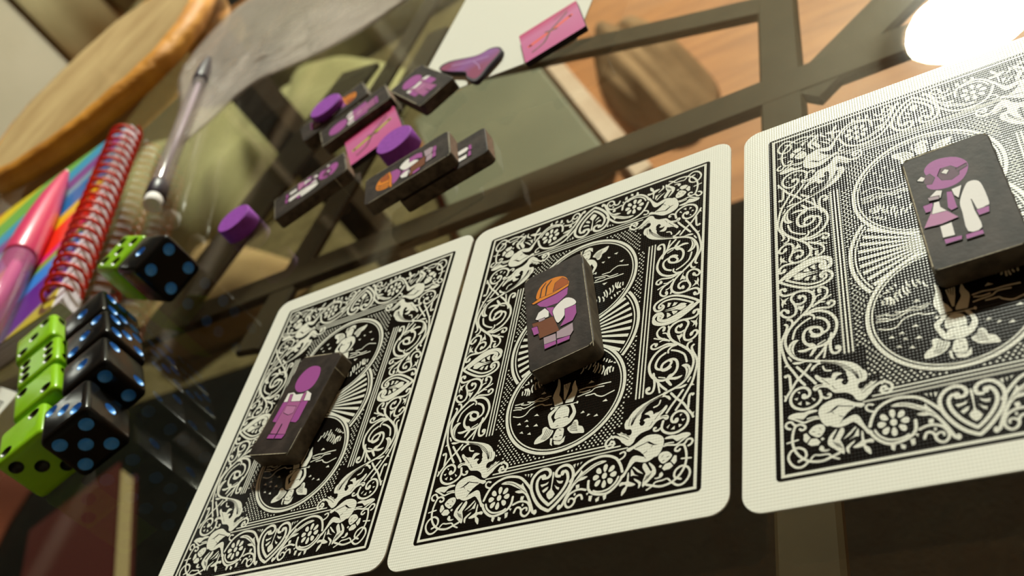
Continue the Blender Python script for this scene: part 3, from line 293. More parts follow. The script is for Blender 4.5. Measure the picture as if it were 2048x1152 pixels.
FIG = {"A":[["purple",[[1.85,9.61],[3.01,6.92],[2.58,4.14],[0.35,2.94],[-2.0,3.32],[-3.77,5.08],[-3.97,7.67],[-2.67,9.8],[-0.75,10.4]]],["white",[[-4.55,0.58],[-4.64,2.94],[-2.8,3.08],[-1.52,2.34],[0.68,2.45],[1.74,3.12],[3.68,2.17],[4.37,0.27]]],["purple",[[-4.64,0.43],[-2.91,0.43],[-2.89,-5.07],[-4.63,-4.8]]],["purple",[[1.31,0.38],[3.89,0.16],[4.07,-4.81],[3.62,-5.52],[1.76,-5.24]]],["pink",[[-2.91,0.43],[1.42,0.22],[1.59,-5.53],[2.16,-8.51],[-3.06,-8.04],[-3.1,-3.69]]],["pink",[[-3.58,2.52],[-2.72,2.51],[-2.09,0.36],[-3.11,0.45]]],["pink",[[0.98,2.57],[1.75,2.66],[2.22,0.15],[1.22,0.23]]],["mauve",[[-2.52,-0.68],[0.81,-1.11],[1.02,-2.79],[-0.33,-3.29],[-2.38,-2.53]]],["purple",[[-3.24,-8.33],[-0.86,-8.47],[-0.88,-9.5],[-3.26,-9.36]]],["purple",[[-0.46,-8.5],[2.27,-8.66],[1.85,-9.65],[-0.49,-9.52]]],["line",[[-0.88,-5.66],[-0.56,-5.68],[-0.49,-8.35],[-0.81,-8.33]]]],"B":[["purple",[[-4.19,4.51],[-0.56,5.24],[2.91,5.45],[2.53,3.17],[0.34,1.93],[-2.17,2.35],[-3.53,3.32]]],["orange",[[-4.25,6.11],[-3.69,8.32],[-2.15,9.89],[0.33,9.9],[2.27,8.88],[3.13,7.08],[2.96,6.08],[0.32,5.63],[-2.83,5.65]]],["rust",[[-0.38,5.89],[0.27,8.16],[1.83,8.78],[3.05,7.21],[2.9,6.04]]],["line",[[-3.54,5.84],[-2.96,8.43],[-1.87,9.62],[-1.67,9.49],[-2.74,8.2],[-3.25,5.77]]],["line",[[-2.25,5.77],[-1.8,8.44],[-0.56,9.62],[-0.33,9.54],[-1.52,8.25],[-2.02,5.73]]],["orange",[[-5.3,5.24],[-3.4,5.75],[-0.55,5.42],[3.19,6.05],[2.99,5.39],[0.26,4.88],[-2.87,4.89],[-4.89,4.82]]],["purple",[[-2.19,2.06],[-0.56,1.19],[-0.67,-0.43],[-1.0,-1.33],[-1.71,0.62]]],["white",[[-4.7,0.09],[-3.91,1.65],[-2.47,2.05],[-1.71,0.62],[-1.81,-0.82],[-3.76,-0.7]]],["white",[[-0.59,0.65],[1.75,2.15],[3.1,1.64],[4.09,0.23],[3.99,-0.84],[1.79,-0.9],[1.84,-2.04],[0.06,-3.84],[-0.71,-1.15]]],["purple",[[1.79,-0.9],[4.11,-1.1],[4.03,-3.45],[3.09,-5.03],[0.38,-5.12],[1.6,-3.36]]],["lavender",[[-3.23,-6.1],[-0.67,-6.43],[-0.67,-8.44],[-3.21,-8.05]]],["lavender",[[-0.37,-6.08],[3.03,-5.71],[2.99,-7.81],[2.24,-8.75],[-0.5,-7.94]]],["brown",[[-5.45,-0.74],[-3.78,-1.05],[-0.87,-1.42],[0.17,-6.06],[-4.04,-5.79],[-4.45,-3.2],[-5.35,-1.54]]],["lavender",[[-4.03,-0.52],[-2.63,-0.66],[-2.67,-1.2],[-3.92,-1.15]]],["purple",[[-5.65,-1.91],[-4.4,-2.14],[-4.1,-4.32],[-5.2,-4.18]]],["purple",[[-3.22,-8.15],[-0.73,-8.47],[-0.74,-9.37],[-3.15,-9.3]]],["purple",[[-0.45,-8.36],[2.24,-8.82],[2.03,-9.66],[-0.48,-9.52]]]],"C":[["purple",[[-3.77,9.34],[-2.64,10.72],[-0.85,10.93],[1.32,9.94],[2.57,7.84],[2.09,5.57],[0.7,3.89],[-1.26,3.44],[-3.25,4.07],[-4.09,5.28],[-3.62,7.2]]],["plum",[[-2.05,6.99],[-1.34,8.41],[0.12,8.25],[1.12,6.9],[0.85,5.6],[-0.31,5.03],[-1.67,5.66]]],["plum",[[-4.28,7.77],[-3.14,8.02],[-2.62,6.78],[-3.29,5.54],[-4.19,5.89]]],["plum",[[0.74,7.13],[2.41,7.57],[2.4,7.03],[0.8,6.36]]],["white",[[-1.44,7.36],[-0.8,7.89],[-0.3,7.4],[-0.79,6.67]]],["white",[[-5.21,7.41],[-4.44,8.06],[-3.95,7.4],[-4.41,6.79]]],["white",[[-0.27,-0.79],[0.92,1.99],[1.77,3.07],[2.92,2.74],[3.4,1.23],[3.47,-2.91],[2.96,-3.45],[1.57,-3.51],[1.31,-1.0],[1.24,-3.66],[1.44,-7.67],[-0.5,-7.61],[-0.41,-3.41]]],["line",[[1.22,-0.95],[1.4,-1.05],[1.68,-3.9],[1.5,-3.97]]],["white",[[-4.19,2.48],[-2.93,3.53],[-2.17,3.09],[-2.67,1.61]]],["white",[[-0.8,2.64],[0.69,2.83],[-0.26,0.23],[-0.68,1.17]]],["purple",[[-1.58,2.39],[-0.89,2.17],[-0.88,-1.81],[-1.74,-2.01],[-2.08,-1.14]]],["purple",[[1.5,-3.8],[3.27,-3.8],[3.01,-4.97],[1.63,-5.03]]],["purple",[[-5.43,0.9],[-4.05,1.0],[-3.97,-0.77],[-5.31,-0.72]]],["white",[[-3.93,-4.82],[-2.28,-4.71],[-2.37,-7.59],[-4.02,-7.37]]],["mauve",[[-3.79,0.68],[-3.07,0.62],[-3.03,-0.78],[-1.14,-4.01],[-3.62,-4.32],[-6.14,-4.04],[-4.71,-1.39]]],["white",[[-3.76,0.84],[-3.04,0.78],[-3.1,-0.57],[-2.41,-1.8],[-4.53,-1.55]]],["lavender",[[-4.41,2.43],[-2.8,2.03],[-2.92,1.4],[-4.34,1.68]]],["purple",[[-3.93,-7.9],[-1.51,-8.2],[-1.66,-8.91],[-3.92,-8.86]]],["purple",[[-0.95,-8.33],[1.36,-8.43],[1.38,-9.23],[-1.04,-9.23]]]]}
CW, CH = 63.5, 88.9
m_card = linen('card_white', (.84,.84,.78,1), .24, .20)
m_ink = linen('card_ink', (.0056,.0044,.0036,1), .22, .10)
m_print = linen('card_print_white', (.77,.77,.70,1), .24, .16)
m_edge = mat('card_edge', rgb(205,200,185), .7)
def card_meshes():
    st = MB(); st.prism(rrect(CW,CH,3.2,8), 0, .30)
    me_stock = st.mesh('card_stock', m_card)
    pn = MB(); pn.flat(rrect(54.0,79.9,.7,3), .312); me_ink = pn.mesh('ink_panel', m_ink)
    W_ = MB(); D_ = MB(); z = .324; zd = .336
    def frame(hw, hh, t):
        for a, b in (((-hw,-hh),(hw,-hh)),((hw,-hh),(hw,hh)),((hw,hh),(-hw,hh)),((-hw,hh),(-hw,-hh))):
            dx, dy = (b[0]-a[0]), (b[1]-a[1]); l = math.hypot(dx,dy); ex, ey = dx/l*t/2, dy/l*t/2; nx, ny = -ey, ex
            W_.flat([(a[0]-ex-nx,a[1]-ey-ny),(b[0]+ex-nx,b[1]+ey-ny),(b[0]+ex+nx,b[1]+ey+ny),(a[0]-ex+nx,a[1]-ey+ny)], z)
    frame(25.98, 39.17, .5)
    for s in (-1,1):
        for x in (15.92,15.27,14.62): W_.box(s*x-.14,s*x+.14,-19.2,19.2,z-.001,z)
        for k, y in enumerate((27.62,28.28,28.96)):
            e = (11.6,12.6,14.0)[k]; W_.box(-e,e,s*y-.13,s*y+.13,z-.001,z)
    def arc(cx, cy, r, t, a0, a1, n=72):
        P = [(cx+r*math.cos(a0+(a1-a0)*i/n), cy+r*math.sin(a0+(a1-a0)*i/n)) for i in range(n+1)]
        vs = []
        for i, q in enumerate(P):
            a = a0+(a1-a0)*i/n; vs += [(cx+(r-t/2)*math.cos(a), cy+(r-t/2)*math.sin(a), z), (cx+(r+t/2)*math.cos(a), cy+(r+t/2)*math.sin(a), z)]
        W_.add(vs, [(2*i,2*i+1,2*i+3,2*i+2) for i in range(n)])
    for s in (-1,1):
        arc(0, s*14.3, 12.1, .60, 0, 2*math.pi); arc(0, s*14.3, 11.40, .26, 0, 2*math.pi)
    def clip_arc(r, t):
        n = 240
        run = []
        for i in range(n+1):
            a = 2*math.pi*i/n; x, y = r*math.cos(a), r*math.sin(a)
            ok = min(math.hypot(x,y-14.3), math.hypot(x,y+14.3)) > 12.4
            if ok: run.append(a)
            if (not ok or i == n) and len(run) > 1: arc(0,0,r,t,run[0],run[-1],len(run)-1); run = []
            elif not ok: run = []
    clip_arc(13.65, .62); clip_arc(12.86, .26)
    for s in (-1,1):                         # rays from the centre
        for k in range(-5,6):
            a = math.radians(k*8.0); prev = None; seg = []
            for i in range(60):
                r = 2.2+i*(12.35-2.2)/59; x, y = s*r*math.cos(a), r*math.sin(a)
                if min(math.hypot(x,y-14.3), math.hypot(x,y+14.3)) > 12.55: seg.append(r)
            if len(seg) > 1:
                r0, r1 = seg[0], seg[-1]; c, d = s*math.cos(a), math.sin(a); w0, w1 = .10+.012*r0, .10+.022*r1
                W_.flat([(r0*c-d*w0,r0*d+c*w0),(r0*c+d*w0,r0*d-c*w0),(r1*c+d*w1,r1*d-c*w1),(r1*c-d*w1,r1*d+c*w1)], z)
    j = 0; y = -26.9
    while y < 27.0:                          # stippled ground
        x = -13.9+(.41 if j%2 else 0)
        while x < 13.95:
            if min(math.hypot(x,y-14.3),math.hypot(x,y+14.3)) > 12.75 and math.hypot(x,y) > 14.25 and not (abs(x) > 11.3 and abs(y) > 24.6) and not (abs(x) > 12.7 and abs(y) > 18.6):
                W_.disc(x+random.uniform(-.05,.05), y+random.uniform(-.05,.05), .185, z, 6)
            x += .82
        y += .55; j += 1
    for kind, mx, wd, pts in ORN:
        P = [(a/100-.30, b/100) for a, b in pts]
        leaf = max(q[1] for q in P) > 1.2
        for sy in (1,-1):
            if leaf and sy < 0: continue
            for sx in ((1,-1) if mx else (1,)):
                Q = [(sx*a, sy*b) for a, b in P]
                if leaf and sx < 0: Q = [(a,-b) for a, b in Q]
                if kind == 's': W_.stroke(Q, wd/100, z)
                elif kind == 'f': W_.flat(spline(Q,2,True) if len(Q) > 6 else Q, z)
                elif kind == 'k': D_.stroke(Q, wd/100, zd, 2)
                else: D_.flat(Q, zd)
    return me_stock, me_ink, W_.mesh('ornament', m_print), D_.mesh('ornament_shading', m_ink)
CM = card_meshes()
def playing_card(x, y, deg, label, printed=True, z=0.03, group=None):
    c = thing('playing_card', label, 'card', V(x,y,z), math.radians(deg), group)
    obj('card_stock', CM[0], c)
    if printed:
        ip = obj('ink_panel', CM[1], c); ip.location = (.0003,0,0)
        for nm, me in zip(('ornament','ornament_shading'), CM[2:]): obj(nm, me, ip)['kind'] = 'stuff'
    return c
playing_card(0, 0, 0, 'ornate black and white playing card under the hard-hat worker tile', group='patterned playing cards')
playing_card(-64.49, 1.03, .086, 'ornate black and white playing card under the overalls worker tile', group='patterned playing cards')
playing_card(65.90, -1.37, -.651, 'ornate black and white playing card under the goggled scientist tile', group='patterned playing cards')
playing_card(-267, 23.3, -24.3, 'patterned playing card cut off at the left edge beside the lime dice', group='patterned playing cards')
playing_card(-40.4, 165.6, -8.0, 'blank pale playing card under the butterfly wing token', printed=False)

# ------------------------------------------------------------------ worker tiles
m_tile = mat('tile_black', alb(32,25,18), .6, .18, alb(56,46,36), 260, 5, bump=.00006, bscale=900)
m_side = mat('tile_side', alb(92,78,54), .7, .25, alb(62,50,34), 350, 5)
m_tan_lit = mat('tile_tan_lit', alb(140,112,84), .8, .2, alb(110,86,62), 900)  # worn cardboard ends, with the light catching them painted into the tan
m_wear = mat('tile_wear', alb(172,160,120), .8, .2, alb(120,108,80), 1500)
PAL = {'purple':alb(147,68,120),'white':alb(214,206,180),'pink':alb(154,84,116),'mauve':alb(168,106,130),'lavender':alb(154,132,126),'orange':alb(200,114,8),'rust':alb(150,70,10),'brown':alb(104,54,22),'plum':alb(78,38,56),'line':alb(30,20,22)}
PN = list(PAL); PM = [mat('print_'+k, PAL[k], .6, .25, bump=.00002, bscale=1500) for k in PN]
def tile_body():
    b = MB(); b.prism(rrect(13.7,27.6,1.5,5), 0, 4.0); me = b.mesh('tile_body', [m_tile, m_side], bevel=.22, seg=2, angle=1.2)
    for p_ in me.polygons: p_.material_index = 1 if abs(p_.normal.z) < .5 else 0
    return me
ME_TILE = tile_body()
def fig_mesh(key):
    b = MB()
    for i, (c, P) in enumerate(FIG[key]):
        P = [tuple(q) for q in P]; Q = spline(P,3,True) if len(P) > 8 else P
        z = 4.02+.010*i
        if c != 'line':
            b.cur = PN.index('line'); b.stroke(Q+[Q[0],Q[1]], .26, z-.004, 1)
        b.cur = PN.index(c); b.flat(Q, z)
    return b.mesh('figure_print', PM)
ME_FIG = {k: fig_mesh(k) for k in 'ABC'}
def wear_mesh(seed):
    rnd = random.Random(seed); b = MB(); R_ = rrect(13.1,27.0,1.3,5); n = len(R_)
    L_ = spline(R_, 8, True); i = 0
    while i < len(L_)-3:
        k = rnd.randint(4, 26)
        if rnd.random() < .55: b.stroke(L_[i:i+k] if len(L_[i:i+k]) > 2 else L_[i:i+3], rnd.uniform(.12,.28), 4.03, 1)
        i += k
    return b.mesh('worn_edge', m_wear)
def tile(x, y, deg, z, fig, label, seed, tan=0, seam=True):
    t = thing('worker_tile', label, 'game tile', V(x,y,z), math.radians(deg), 'worker tiles')
    obj('tile_body', ME_TILE, t); obj('figure_print', ME_FIG[fig], t); obj('worn_edge', wear_mesh(seed), t)
    if tan:
        b = MB(); b.box(-5.4,5.4,0,.05,.25,3.75); o = b.build('lit_end_face', m_tan_lit, t); o.location = (0,tan*.01380-.000025,0)  # thin lighter plate: the lit look of this end is its colour
    if seam:
        b = MB(); b.box(6.845,6.88,9.0,9.35,.2,3.9); b.build('seam', m_wear, t)
    return t
tile(-68.2, .6, -10.9, .38, 'A', 'black worker tile with a purple figure in pink overalls on a card', 1)
tile(-1.7, 4.4, 12.5, .38, 'B', 'black worker tile with a hard-hat figure holding a brown clipboard on a card', 2, seam=False)
tile(71.0, 1.3, 3.0, .38, 'C', 'black worker tile with a goggled scientist holding a flask on a card', 3, seam=False)
tile(-103.8, 96.0, 24.5-90, .02, 'C', 'black scientist tile lying alone in front of the pink square token', 4, tan=1)
tile(-56.3, 74.1, 16.7+90, 4.12, 'B', 'black hard-hat tile resting on top of another worker tile', 5, tan=-1)
tile(-47.7, 75.6, 16.5+90, .02, 'C', 'black scientist tile partly covered by the hard-hat tile on top', 6, tan=-1)
tile(-111.2, 140.4, 29.4-90, .02, 'B', 'black hard-hat tile under a purple disc behind the others', 7)
tile(-97.9, 129.8, 26.8+90, .02, 'A', 'black overalls tile between the disc-topped tile and the pink square token', 8, tan=-1)
tile(-69.8, 128.3, -48.2+90, .38, 'A', 'black overalls tile lying crosswise beside the butterfly wing token', 9, seam=False)

# ------------------------------------------------------------------ purple discs and pink tokens
m_disc = mat('disc_purple', alb(138,62,142), .7, .2, alb(128,54,132), 700, bump=.00003, bscale=1200)
def disc(x, y, z, label, r=6.3, h=5.2):
    b = MB(); b.lathe([(r-.35,0),(r,.35),(r,h-.35),(r-.35,h)], 40)
    o = b.build('purple_disc', m_disc, None); o.location = V(x,y,z)
    for p_ in o.data.polygons: p_.use_smooth = len(p_.vertices) == 4
    return tag(o, label, 'game disc', 'purple wooden discs')
disc(-135, 94, .02, 'purple wooden disc standing alone near the lone dice', h=5.5)
disc(-70.5, 98.4, .02, 'purple wooden disc between the pink square token and the stacked tiles', h=5.5)
disc(-113.6, 142.0, 4.26, 'purple wooden disc lying on top of a worker tile', h=2.4)
m_tokside = mat('token_side', alb(34,26,22), .7, .3)
def token(x, y, deg, z, label, stick):
    t = thing('pink_token', label, 'game token', V(x,y,z), math.radians(deg), 'pink square tokens')
    b = MB(); b.prism(rrect(20,20,.5,3), 0, 1.7); b.build('token_body', m_tokside, t)
    b = MB(); b.flat(rrect(19.9,19.9,.5,3), 1.715)
    m = mat('token_pink', alb(178,84,116), .6, .25)
    nt = m.node_tree
    if 'Color Ramp' not in nt.nodes:
        tc = nt.nodes['Texture Coordinate']; sp = nt.nodes.new('ShaderNodeSeparateXYZ'); nt.links.new(tc.outputs['Object'], sp.inputs[0])
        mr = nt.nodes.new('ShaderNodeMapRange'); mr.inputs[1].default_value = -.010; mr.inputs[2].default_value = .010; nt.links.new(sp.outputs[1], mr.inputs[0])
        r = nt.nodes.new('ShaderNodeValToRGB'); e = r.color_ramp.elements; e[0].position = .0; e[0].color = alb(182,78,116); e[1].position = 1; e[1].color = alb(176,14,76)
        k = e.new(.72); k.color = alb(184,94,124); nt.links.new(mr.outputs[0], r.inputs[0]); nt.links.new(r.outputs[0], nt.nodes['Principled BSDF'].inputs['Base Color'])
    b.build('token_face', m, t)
    b = MB(); z1 = 1.73
    mm_ = [mat('print_'+stick, {'lime':alb(160,160,26),'red':alb(214,62,30)}[stick], .5), mat('print_dark', alb(80,50,40), .5)]
    b.cur = 0; b.stroke([(-7.5,-1.2),(-3,-.2),(1,.6),(7,2.4)], 1.5, z1)
    b.cur = 1; b.stroke([(-7,-6),(-3,-4.5),(-.5,0),(2,2.5),(6.2,6)], .7, z1+.01); b.stroke([(-1.6,1.4),(1.8,-.4)], .8, z1+.012); b.stroke([(2,6.2),(6.5,7.8)], .4, z1+.01)
    b.build('symbol_print', mm_, t)
    return t
token(-86.9, 115.1, 27, .02, 'pink square token with a lime stick symbol beside a purple disc', 'lime')
token(-23.3, 128.0, 16.5, .36, 'pink square token with a red crossed stick symbol on the pale card', 'red')
wing_o = [(-67.3,139.2),(-63.6,141.0),(-51.9,136.0),(-46.5,136.3),(-42.6,134.0),(-41.4,130.1),(-44.7,124.4),(-48.0,118.8),(-52.6,123.6),(-54.3,127.8),(-61.7,133.5)][::-1]
t = thing('butterfly_token', 'purple butterfly wing token with a dark outline on the pale card', 'game token', V(0,0,.36))
cxw = sum(a for a,b in wing_o)/len(wing_o); cyw = sum(b for a,b in wing_o)/len(wing_o)
t.location = V(cxw, cyw, .36)
Wp = spline([(a-cxw,b-cyw) for a,b in wing_o], 5, True)
b = MB(); b.prism(Wp, 0, 1.6); b.build('token_body', mat('wing_edge', alb(42,30,40), .6), t, bevel=.15, seg=1)
b = MB(); b.flat([(x*.93-(.0),y*.86) for x,y in Wp], 1.63); b.build('wing_face', mat('wing_purple', alb(128,74,126), .5, .3, alb(130,52,76), 70, 2), t)
b = MB(); b.stroke([(-9,5.2),(-2,2.2),(6,-.2)], .5, 1.65); b.stroke([(0,1.4),(3,-3),(4,-6)], .35, 1.65); b.build('wing_vein', mat('wing_light', alb(160,116,150), .5), t)

# ------------------------------------------------------------------ dice
PIP_OFF = 4.3; PIP_R = 1.95; PIP_D = 1.15
def pattern(n, flip=False):
    s = -1 if flip else 1; k = PIP_OFF
    c = {0:[],1:[(0,0)],2:[(k,s*k),(-k,-s*k)],3:[(k,s*k),(0,0),(-k,-s*k)],4:[(k,k),(k,-k),(-k,k),(-k,-k)],5:[(k,k),(k,-k),(-k,k),(-k,-k),(0,0)],6:[(k,k),(k,0),(k,-k),(-k,k),(-k,0),(-k,-k)]}[n]
    return [(b,a) for a,b in c] if (n == 6 and flip) else c
FACES = {'top':(Vector((1,0,0)),Vector((0,1,0)),Vector((0,0,1))),'near':(Vector((1,0,0)),Vector((0,0,1)),Vector((0,-1,0))),'right':(Vector((0,1,0)),Vector((0,0,1)),Vector((1,0,0))),
         'far':(Vector((-1,0,0)),Vector((0,0,1)),Vector((0,1,0))),'left':(Vector((0,-1,0)),Vector((0,0,1)),Vector((-1,0,0)))}
m_blk = mat('die_black', (.006,.006,.0065,1), .19, .16); m_lime = mat('die_lime', alb(130,178,20), .25, .4)
m_blk.node_tree.nodes['Principled BSDF'].inputs['Coat Weight'].default_value = .0
bl = m_lime.node_tree.nodes['Principled BSDF']; bl.inputs['Subsurface Weight'].default_value = .25; bl.inputs['Subsurface Radius'].default_value = (.004,.006,.001); bl.inputs['Subsurface Scale'].default_value = .6
m_pipb = mat('pip_blue', alb(72,150,200), .35, .4); m_pipk = mat('pip_black', (.008,.008,.007,1), .3, .4)
b = MB(); b.lathe([(1.90,-.03),(1.6,-.42),(1.15,-.80),(.55,-1.05),(.02,-1.11)], 16, cap=False); ME_PIP = {'black':b.mesh('pip', m_pipb, smooth=True), 'lime':b.mesh('pip', m_pipk, smooth=True)}
def die(kind, x, y, deg, label, faces):
    d = thing(kind+'_die', label, 'die', V(x,y,.03), math.radians(deg), kind+' dice')
    bb = MB(); bb.box(-8,8,-8,8,0,16); me = bb.mesh('die_body', m_blk if kind == 'black' else m_lime, bevel=1.9, seg=4, smooth=False)
    R_ = (PIP_R**2+PIP_D**2)/(2*PIP_D); cut = bmesh.new(); pips = []
    for f, spec in faces.items():
        n, flip = spec if isinstance(spec, tuple) else (spec, False)
        u, v, nn = FACES[f]
        for a, c in pattern(n, flip):
            q = Vector((0,0,8))+u*a+v*c+nn*8; pips.append((q,u,v,nn))
            bmesh.ops.create_icosphere(cut, subdivisions=3, radius=R_/1000, matrix=Matrix.Translation((q+nn*(R_-PIP_D))/1000))
    cm = bpy.data.meshes.new('cut'); cut.to_mesh(cm); cut.free()
    o = obj('die_body', me, None); co = obj('cut', cm, None)
    md = o.modifiers.new('b','BOOLEAN'); md.operation = 'DIFFERENCE'; md.object = co; md.solver = 'EXACT'
    dg = bpy.context.evaluated_depsgraph_get(); me2 = bpy.data.meshes.new_from_object(o.evaluated_get(dg)); me2.name = 'die_body'
    o.modifiers.clear(); o.data = me2; bpy.data.objects.remove(co); o.parent = d
    bm = bmesh.new(); bm.from_mesh(me2)
    for f_ in bm.faces: f_.smooth = True
    for e in bm.edges: e.smooth = e.calc_face_angle(0) < .45
    bm.to_mesh(me2); bm.free()
    for q,u,v,nn in pips:
        pp = obj('pip', ME_PIP[kind], d); mt = Matrix((u,v,u.cross(v))).transposed()
        if u.cross(v).dot(nn) < 0: mt = Matrix((v,u,nn)).transposed()
        pp.matrix_local = Matrix.Translation(q/1000) @ mt.to_4x4()
    return d
die('black', -157.7, 77.6, -23.8, 'black die with blue pips standing beside a single lime die', {'top':1,'right':4,'far':5,'left':2})
die('lime', -172.6, 84.2, -23.8, 'lime green die showing five pips behind the single black die', {'top':5,'near':0,'far':3,'left':6})
die('black', -145.0, 11.2, 34.0, 'black die nearest the camera, with five blue pips on its front', {'top':(3,True),'near':5,'right':1,'far':2,'left':6})
die('black', -150.0, 28.4, 36.0, 'second black die in the row of four, two pips down its front', {'top':1,'near':4,'right':2,'far':3,'left':5})
die('black', -159.2, 42.3, 37.0, 'third black die in the row of four, three pips on top', {'top':3,'near':2,'right':5,'far':5,'left':4})
die('black', -169.6, 54.8, 38.0, 'black die at the far end of the row of four', {'top':1,'near':5,'right':6,'far':2,'left':3})
die('lime', -161.2, 8.0, 36.0, 'lime green die nearest the camera, three pips on its front', {'top':2,'near':(3,True),'right':6,'far':4,'left':1})
die('lime', -169.2, 24.8, 38.0, 'second lime green die in the row of four, two pips on top', {'top':(2,True),'near':1,'right':3,'far':6,'left':5})
die('lime', -179.4, 38.8, 37.0, 'third lime green die in the row of four, six pips on top', {'top':6,'near':2,'right':4,'far':5,'left':3})
die('lime', -192.5, 53.0, 38.0, 'lime green die at the far end of the row of four', {'top':3,'near':6,'right':2,'far':1,'left':5})

# ------------------------------------------------------------------ spiral notebook
nb = thing('spiral_notebook', 'rainbow striped notebook bound with a red plastic spiral', 'notebook', V(-214,82,.42), math.atan2(.93,-.365)-math.pi/2)
def stripes():
    m = mat('cover_stripes', (1,0,0,1), .35, .5); nt = m.node_tree; N = nt.nodes; L = nt.links
    tc = N['Texture Coordinate']; dt = N.new('ShaderNodeVectorMath'); dt.operation = 'DOT_PRODUCT'; dt.inputs[1].default_value = (-.545/.17,.839/.17,0); L.new(tc.outputs['Object'], dt.inputs[0]); fr = dt
    r = N.new('ShaderNodeValToRGB'); r.color_ramp.interpolation = 'LINEAR'; e = r.color_ramp.elements
    cs = [(0,(186,170,40)),(13,(92,26,118)),(36,(50,130,190)),(47,(120,165,40)),(52,(205,30,110)),(57,(222,40,10)),(77,(220,180,10)),(87,(20,104,150)),(105,(120,150,150)),(112,(128,62,122)),(124,(50,146,166)),(137,(110,170,60)),(156,(216,190,10)),(170,(216,60,20))]
    cs = [(a/170, c) for a, c in cs]
    e[0].position = 0; e[0].color = alb(*cs[0][1]); e[1].position = 1; e[1].color = alb(*cs[-1][1])
    for (p0,c0),(p1,c1) in zip(cs[:-1], cs[1:]):
        if p0 > 0: k = e.new(p0); k.color = alb(*c0)
        k = e.new(p1-.012); k.color = alb(*c0)
    L.new(fr.outputs['Value'], r.inputs[0]); L.new(r.outputs[0], N['Principled BSDF'].inputs['Base Color'])
    return m
NL, NW, NT = 150, 108, 8.5
m_pages = mat('page_edge', alb(214,204,190), .8, .2, alb(180,170,154), 30, 3, stretch=(1,1,60), lo=.4, hi=.6)
b = MB(); b.prism([(-NW,0),(2.2,0),(2.2,NL),(-NW,NL)], .6, NT-.6); b.build('pages', m_pages, nb)
b = MB(); b.prism([(-NW-1,-1.5),(-2.2,-1.5),(-2.2,NL+1),(-NW-1,NL+1)], NT-.6, NT); b.build('front_cover', stripes(), nb)
b = MB(); b.prism([(-NW-1,-1.5),(-.5,-1.5),(-.5,NL+1),(-NW-1,NL+1)], 0, .6); b.build('back_cover', mat('back_cover', alb(150,140,110), .6), nb)
b = MB(); RC_ = 6.6; LO = 21; P = []
for i in range(LO*22+1):
    a = 2*math.pi*i/22; P.append((-1.0+RC_*math.cos(a), 5+i/(LO*22)*(NL-9), RC_+.1+RC_*math.sin(a)*.98))
b.tube(P, .80, 7); b.build('spiral_binding', mat('coil_red', alb(206,44,14), .35, .4), nb, smooth=True)

# ------------------------------------------------------------------ pens
def rod(name, parent, prof, m, n=24):
    bb = MB(); bb.loft([[(r*math.cos(2*math.pi*i/n), y, r*math.sin(2*math.pi*i/n)) for i in range(n)][::-1] for r, y in prof]); return bb.build(name, m, parent, smooth=True)
def clearmat(name, color, w, rough=.08):
    m = bpy.data.materials.new(name); m.use_nodes = True; nt = m.node_tree; b_ = nt.nodes['Principled BSDF']; b_.inputs['Base Color'].default_value = color; b_.inputs['Roughness'].default_value = rough
    b_.inputs['Specular IOR Level'].default_value = .5
    tr = nt.nodes.new('ShaderNodeBsdfTransparent'); tr.inputs[0].default_value = (.95,.93,.94,1); mx = nt.nodes.new('ShaderNodeMixShader'); mx.inputs[0].default_value = w
    nt.links.new(tr.outputs[0], mx.inputs[1]); nt.links.new(b_.outputs[0], mx.inputs[2]); nt.links.new(mx.outputs[0], nt.nodes['Material Output'].inputs[0])
    return m
def place_rod(t, p0, p1):
    d = p1-p0; t.location = p0; t.rotation_mode = 'QUATERNION'; t.rotation_quaternion = Vector((0,1,0)).rotation_difference(d.normalized())
pc = thing('mechanical_pencil', 'clear mechanical pencil with a white eraser end lying on the glass', 'pencil')
place_rod(pc, V(-200,134,4.8), V(-247.5,277,3.4))
m_dk = mat('pencil_dark', alb(46,36,44), .4, .4)
rod('barrel', pc, [(3.3,14),(3.6,16),(3.6,112),(3.3,118)], clearmat('barrel_clear', (.42,.36,.38,1), .38))
rod('lead_tube', pc, [(1.1,12),(1.1,120)], mat('lead_tube', alb(190,166,164), .4))
rod('cap_ring', pc, [(3.3,4),(4.0,4.6),(4.0,13),(3.7,15)], m_dk)
rod('eraser', pc, [(3.0,-1.2),(3.4,-.6),(3.4,5)], mat('eraser_white', alb(214,206,180), .8))
rod('tip', pc, [(3.6,116),(3.7,120),(3.4,130),(2.0,142),(1.2,147),(.5,149)], m_dk)
pn_ = thing('ballpoint_pen', 'pink ballpoint pen with a clear barrel lying on the striped notebook', 'pen')
place_rod(pn_, V(-287,193,13), V(-246.6,96.7,16.2))
m_pinkg = mat('pen_pink', alb(200,50,84), .32, .5)
rod('metal_tip', pn_, [(.4,0),(.7,1.5),(1.3,4)], mat('pen_metal', alb(170,150,130), .3, metal=.7))
rod('grip', pn_, [(1.3,3.5),(2.3,9),(3.6,19),(4.9,32),(5.9,48),(6.4,64),(6.5,82),(6.2,84)], m_pinkg)
rod('barrel', pn_, [(6.0,84),(6.2,85),(6.2,140),(5.4,142)], clearmat('pen_clear', alb(206,110,140), .45))
rod('ink_tube', pn_, [(2.4,83),(2.4,138)], mat('ink_pink', alb(206,70,120), .4))

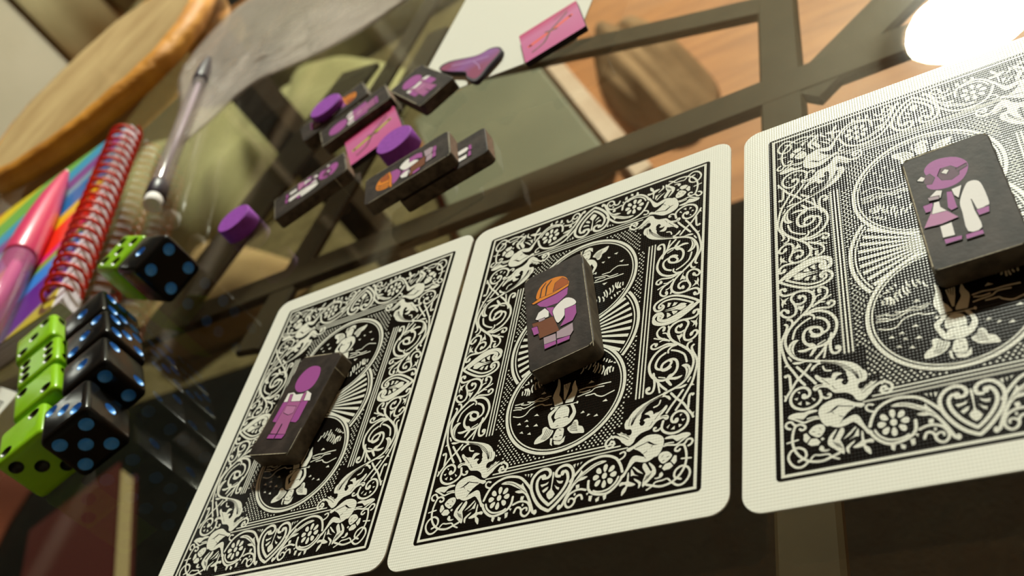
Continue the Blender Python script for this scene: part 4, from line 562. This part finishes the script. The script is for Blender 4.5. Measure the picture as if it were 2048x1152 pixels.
# ------------------------------------------------------------------ wood slice
ws = thing('wood_slice', 'round slice of pale wood with an orange bark rim on the glass', 'wood slice')
SL = [(-389,243),(-345,250),(-325,262),(-302,282),(-289,312),(-291,354),(-310,400),(-345,432),(-383,440),(-419,436),(-443,401),(-457,355),(-449,310),(-425,265)]
cx = sum(a for a,b in SL)/len(SL); cy = sum(b for a,b in SL)/len(SL); ws.location = V(cx,cy,.02)
S = spline([(a-cx,b-cy) for a,b in SL], 10, True)
def ringz(sc, off, z, amp):
    return [(x*sc+off*x/math.hypot(x,y)+amp*noise.noise((x*.09,y*.09,z*.3)), y*sc+off*y/math.hypot(x,y)+amp*noise.noise((y*.09,x*.09,z*.3+7)), z+.5*noise.noise((x*.06,y*.06,3))*(z>1)) for x,y in S]
m_bark = mat('bark', alb(214,146,40), .6, .3, alb(176,110,30), 45, 6, bump=.0012, bscale=120, lo=.38, hi=.72)
m_woodf = mat('wood_face', alb(180,152,94), .8, .15, alb(152,122,70), 30, 6, bump=.0003, bscale=120, stretch=(1.6,.5,1), lo=.3, hi=.7)
b = MB(); b.loft([ringz(1,-3,0,1.0), ringz(1,.5,2.5,1.5), ringz(1,1.6,6.0,1.5), ringz(1,.2,9.8,1.5), ringz(1,-3.4,12.4,1.6), ringz(1,-8.5,13.2,2.6)], cap=False); b.build('bark_rim', m_bark, ws, smooth=True)
b = MB(); rg = ringz(1,-7.8,13.05,2.6); b.add(rg+[(0,0,13.6)], [(i,(i+1)%len(rg),len(rg)) for i in range(len(rg))])
b.build('wood_face', m_woodf, ws)

# ------------------------------------------------------------------ clear plastic bag
def bag():
    out = [(-282,296),(-266,345),(-215,340),(-100,238),(-116,214),(-151,211),(-190,216),(-210,196),(-228,190),(-250,236)]
    S_ = spline(out, 8, True); cx = sum(a for a,b in S_)/len(S_); cy = sum(b for a,b in S_)/len(S_)
    b = MB(); rings = []
    for k in range(15):
        s = 1-k/15
        rings.append([((x-cx)*s, (y-cy)*s, .35+(1-s)**.4*(.9+2.2*abs(noise.noise((x*s*.035,y*s*.035,1.3)))+.9*noise.noise((x*s*.11,y*s*.11,k*.2)))) for x,y in S_])
    b.loft(rings, cap=True)
    m = clearmat('bag_film', alb(220,206,172), .40, .2)
    nt = m.node_tree; tx = nt.nodes.new('ShaderNodeTexNoise'); tx.inputs['Scale'].default_value = 30; tx.inputs['Detail'].default_value = 4; tx.inputs['Distortion'].default_value = 1.2
    tc = nt.nodes.new('ShaderNodeTexCoord'); nt.links.new(tc.outputs['Object'], tx.inputs['Vector']); bp = nt.nodes.new('ShaderNodeBump'); bp.inputs['Distance'].default_value = .0012; nt.links.new(tx.outputs['Fac'], bp.inputs['Height']); nt.links.new(bp.outputs[0], nt.nodes['Principled BSDF'].inputs['Normal'])
    o = b.build('plastic_bag', m, None, smooth=True); o.location = V(cx,cy,0)
    return tag(o, 'crinkled clear plastic bag lying flat beneath the mechanical pencil', 'bag')
bag()
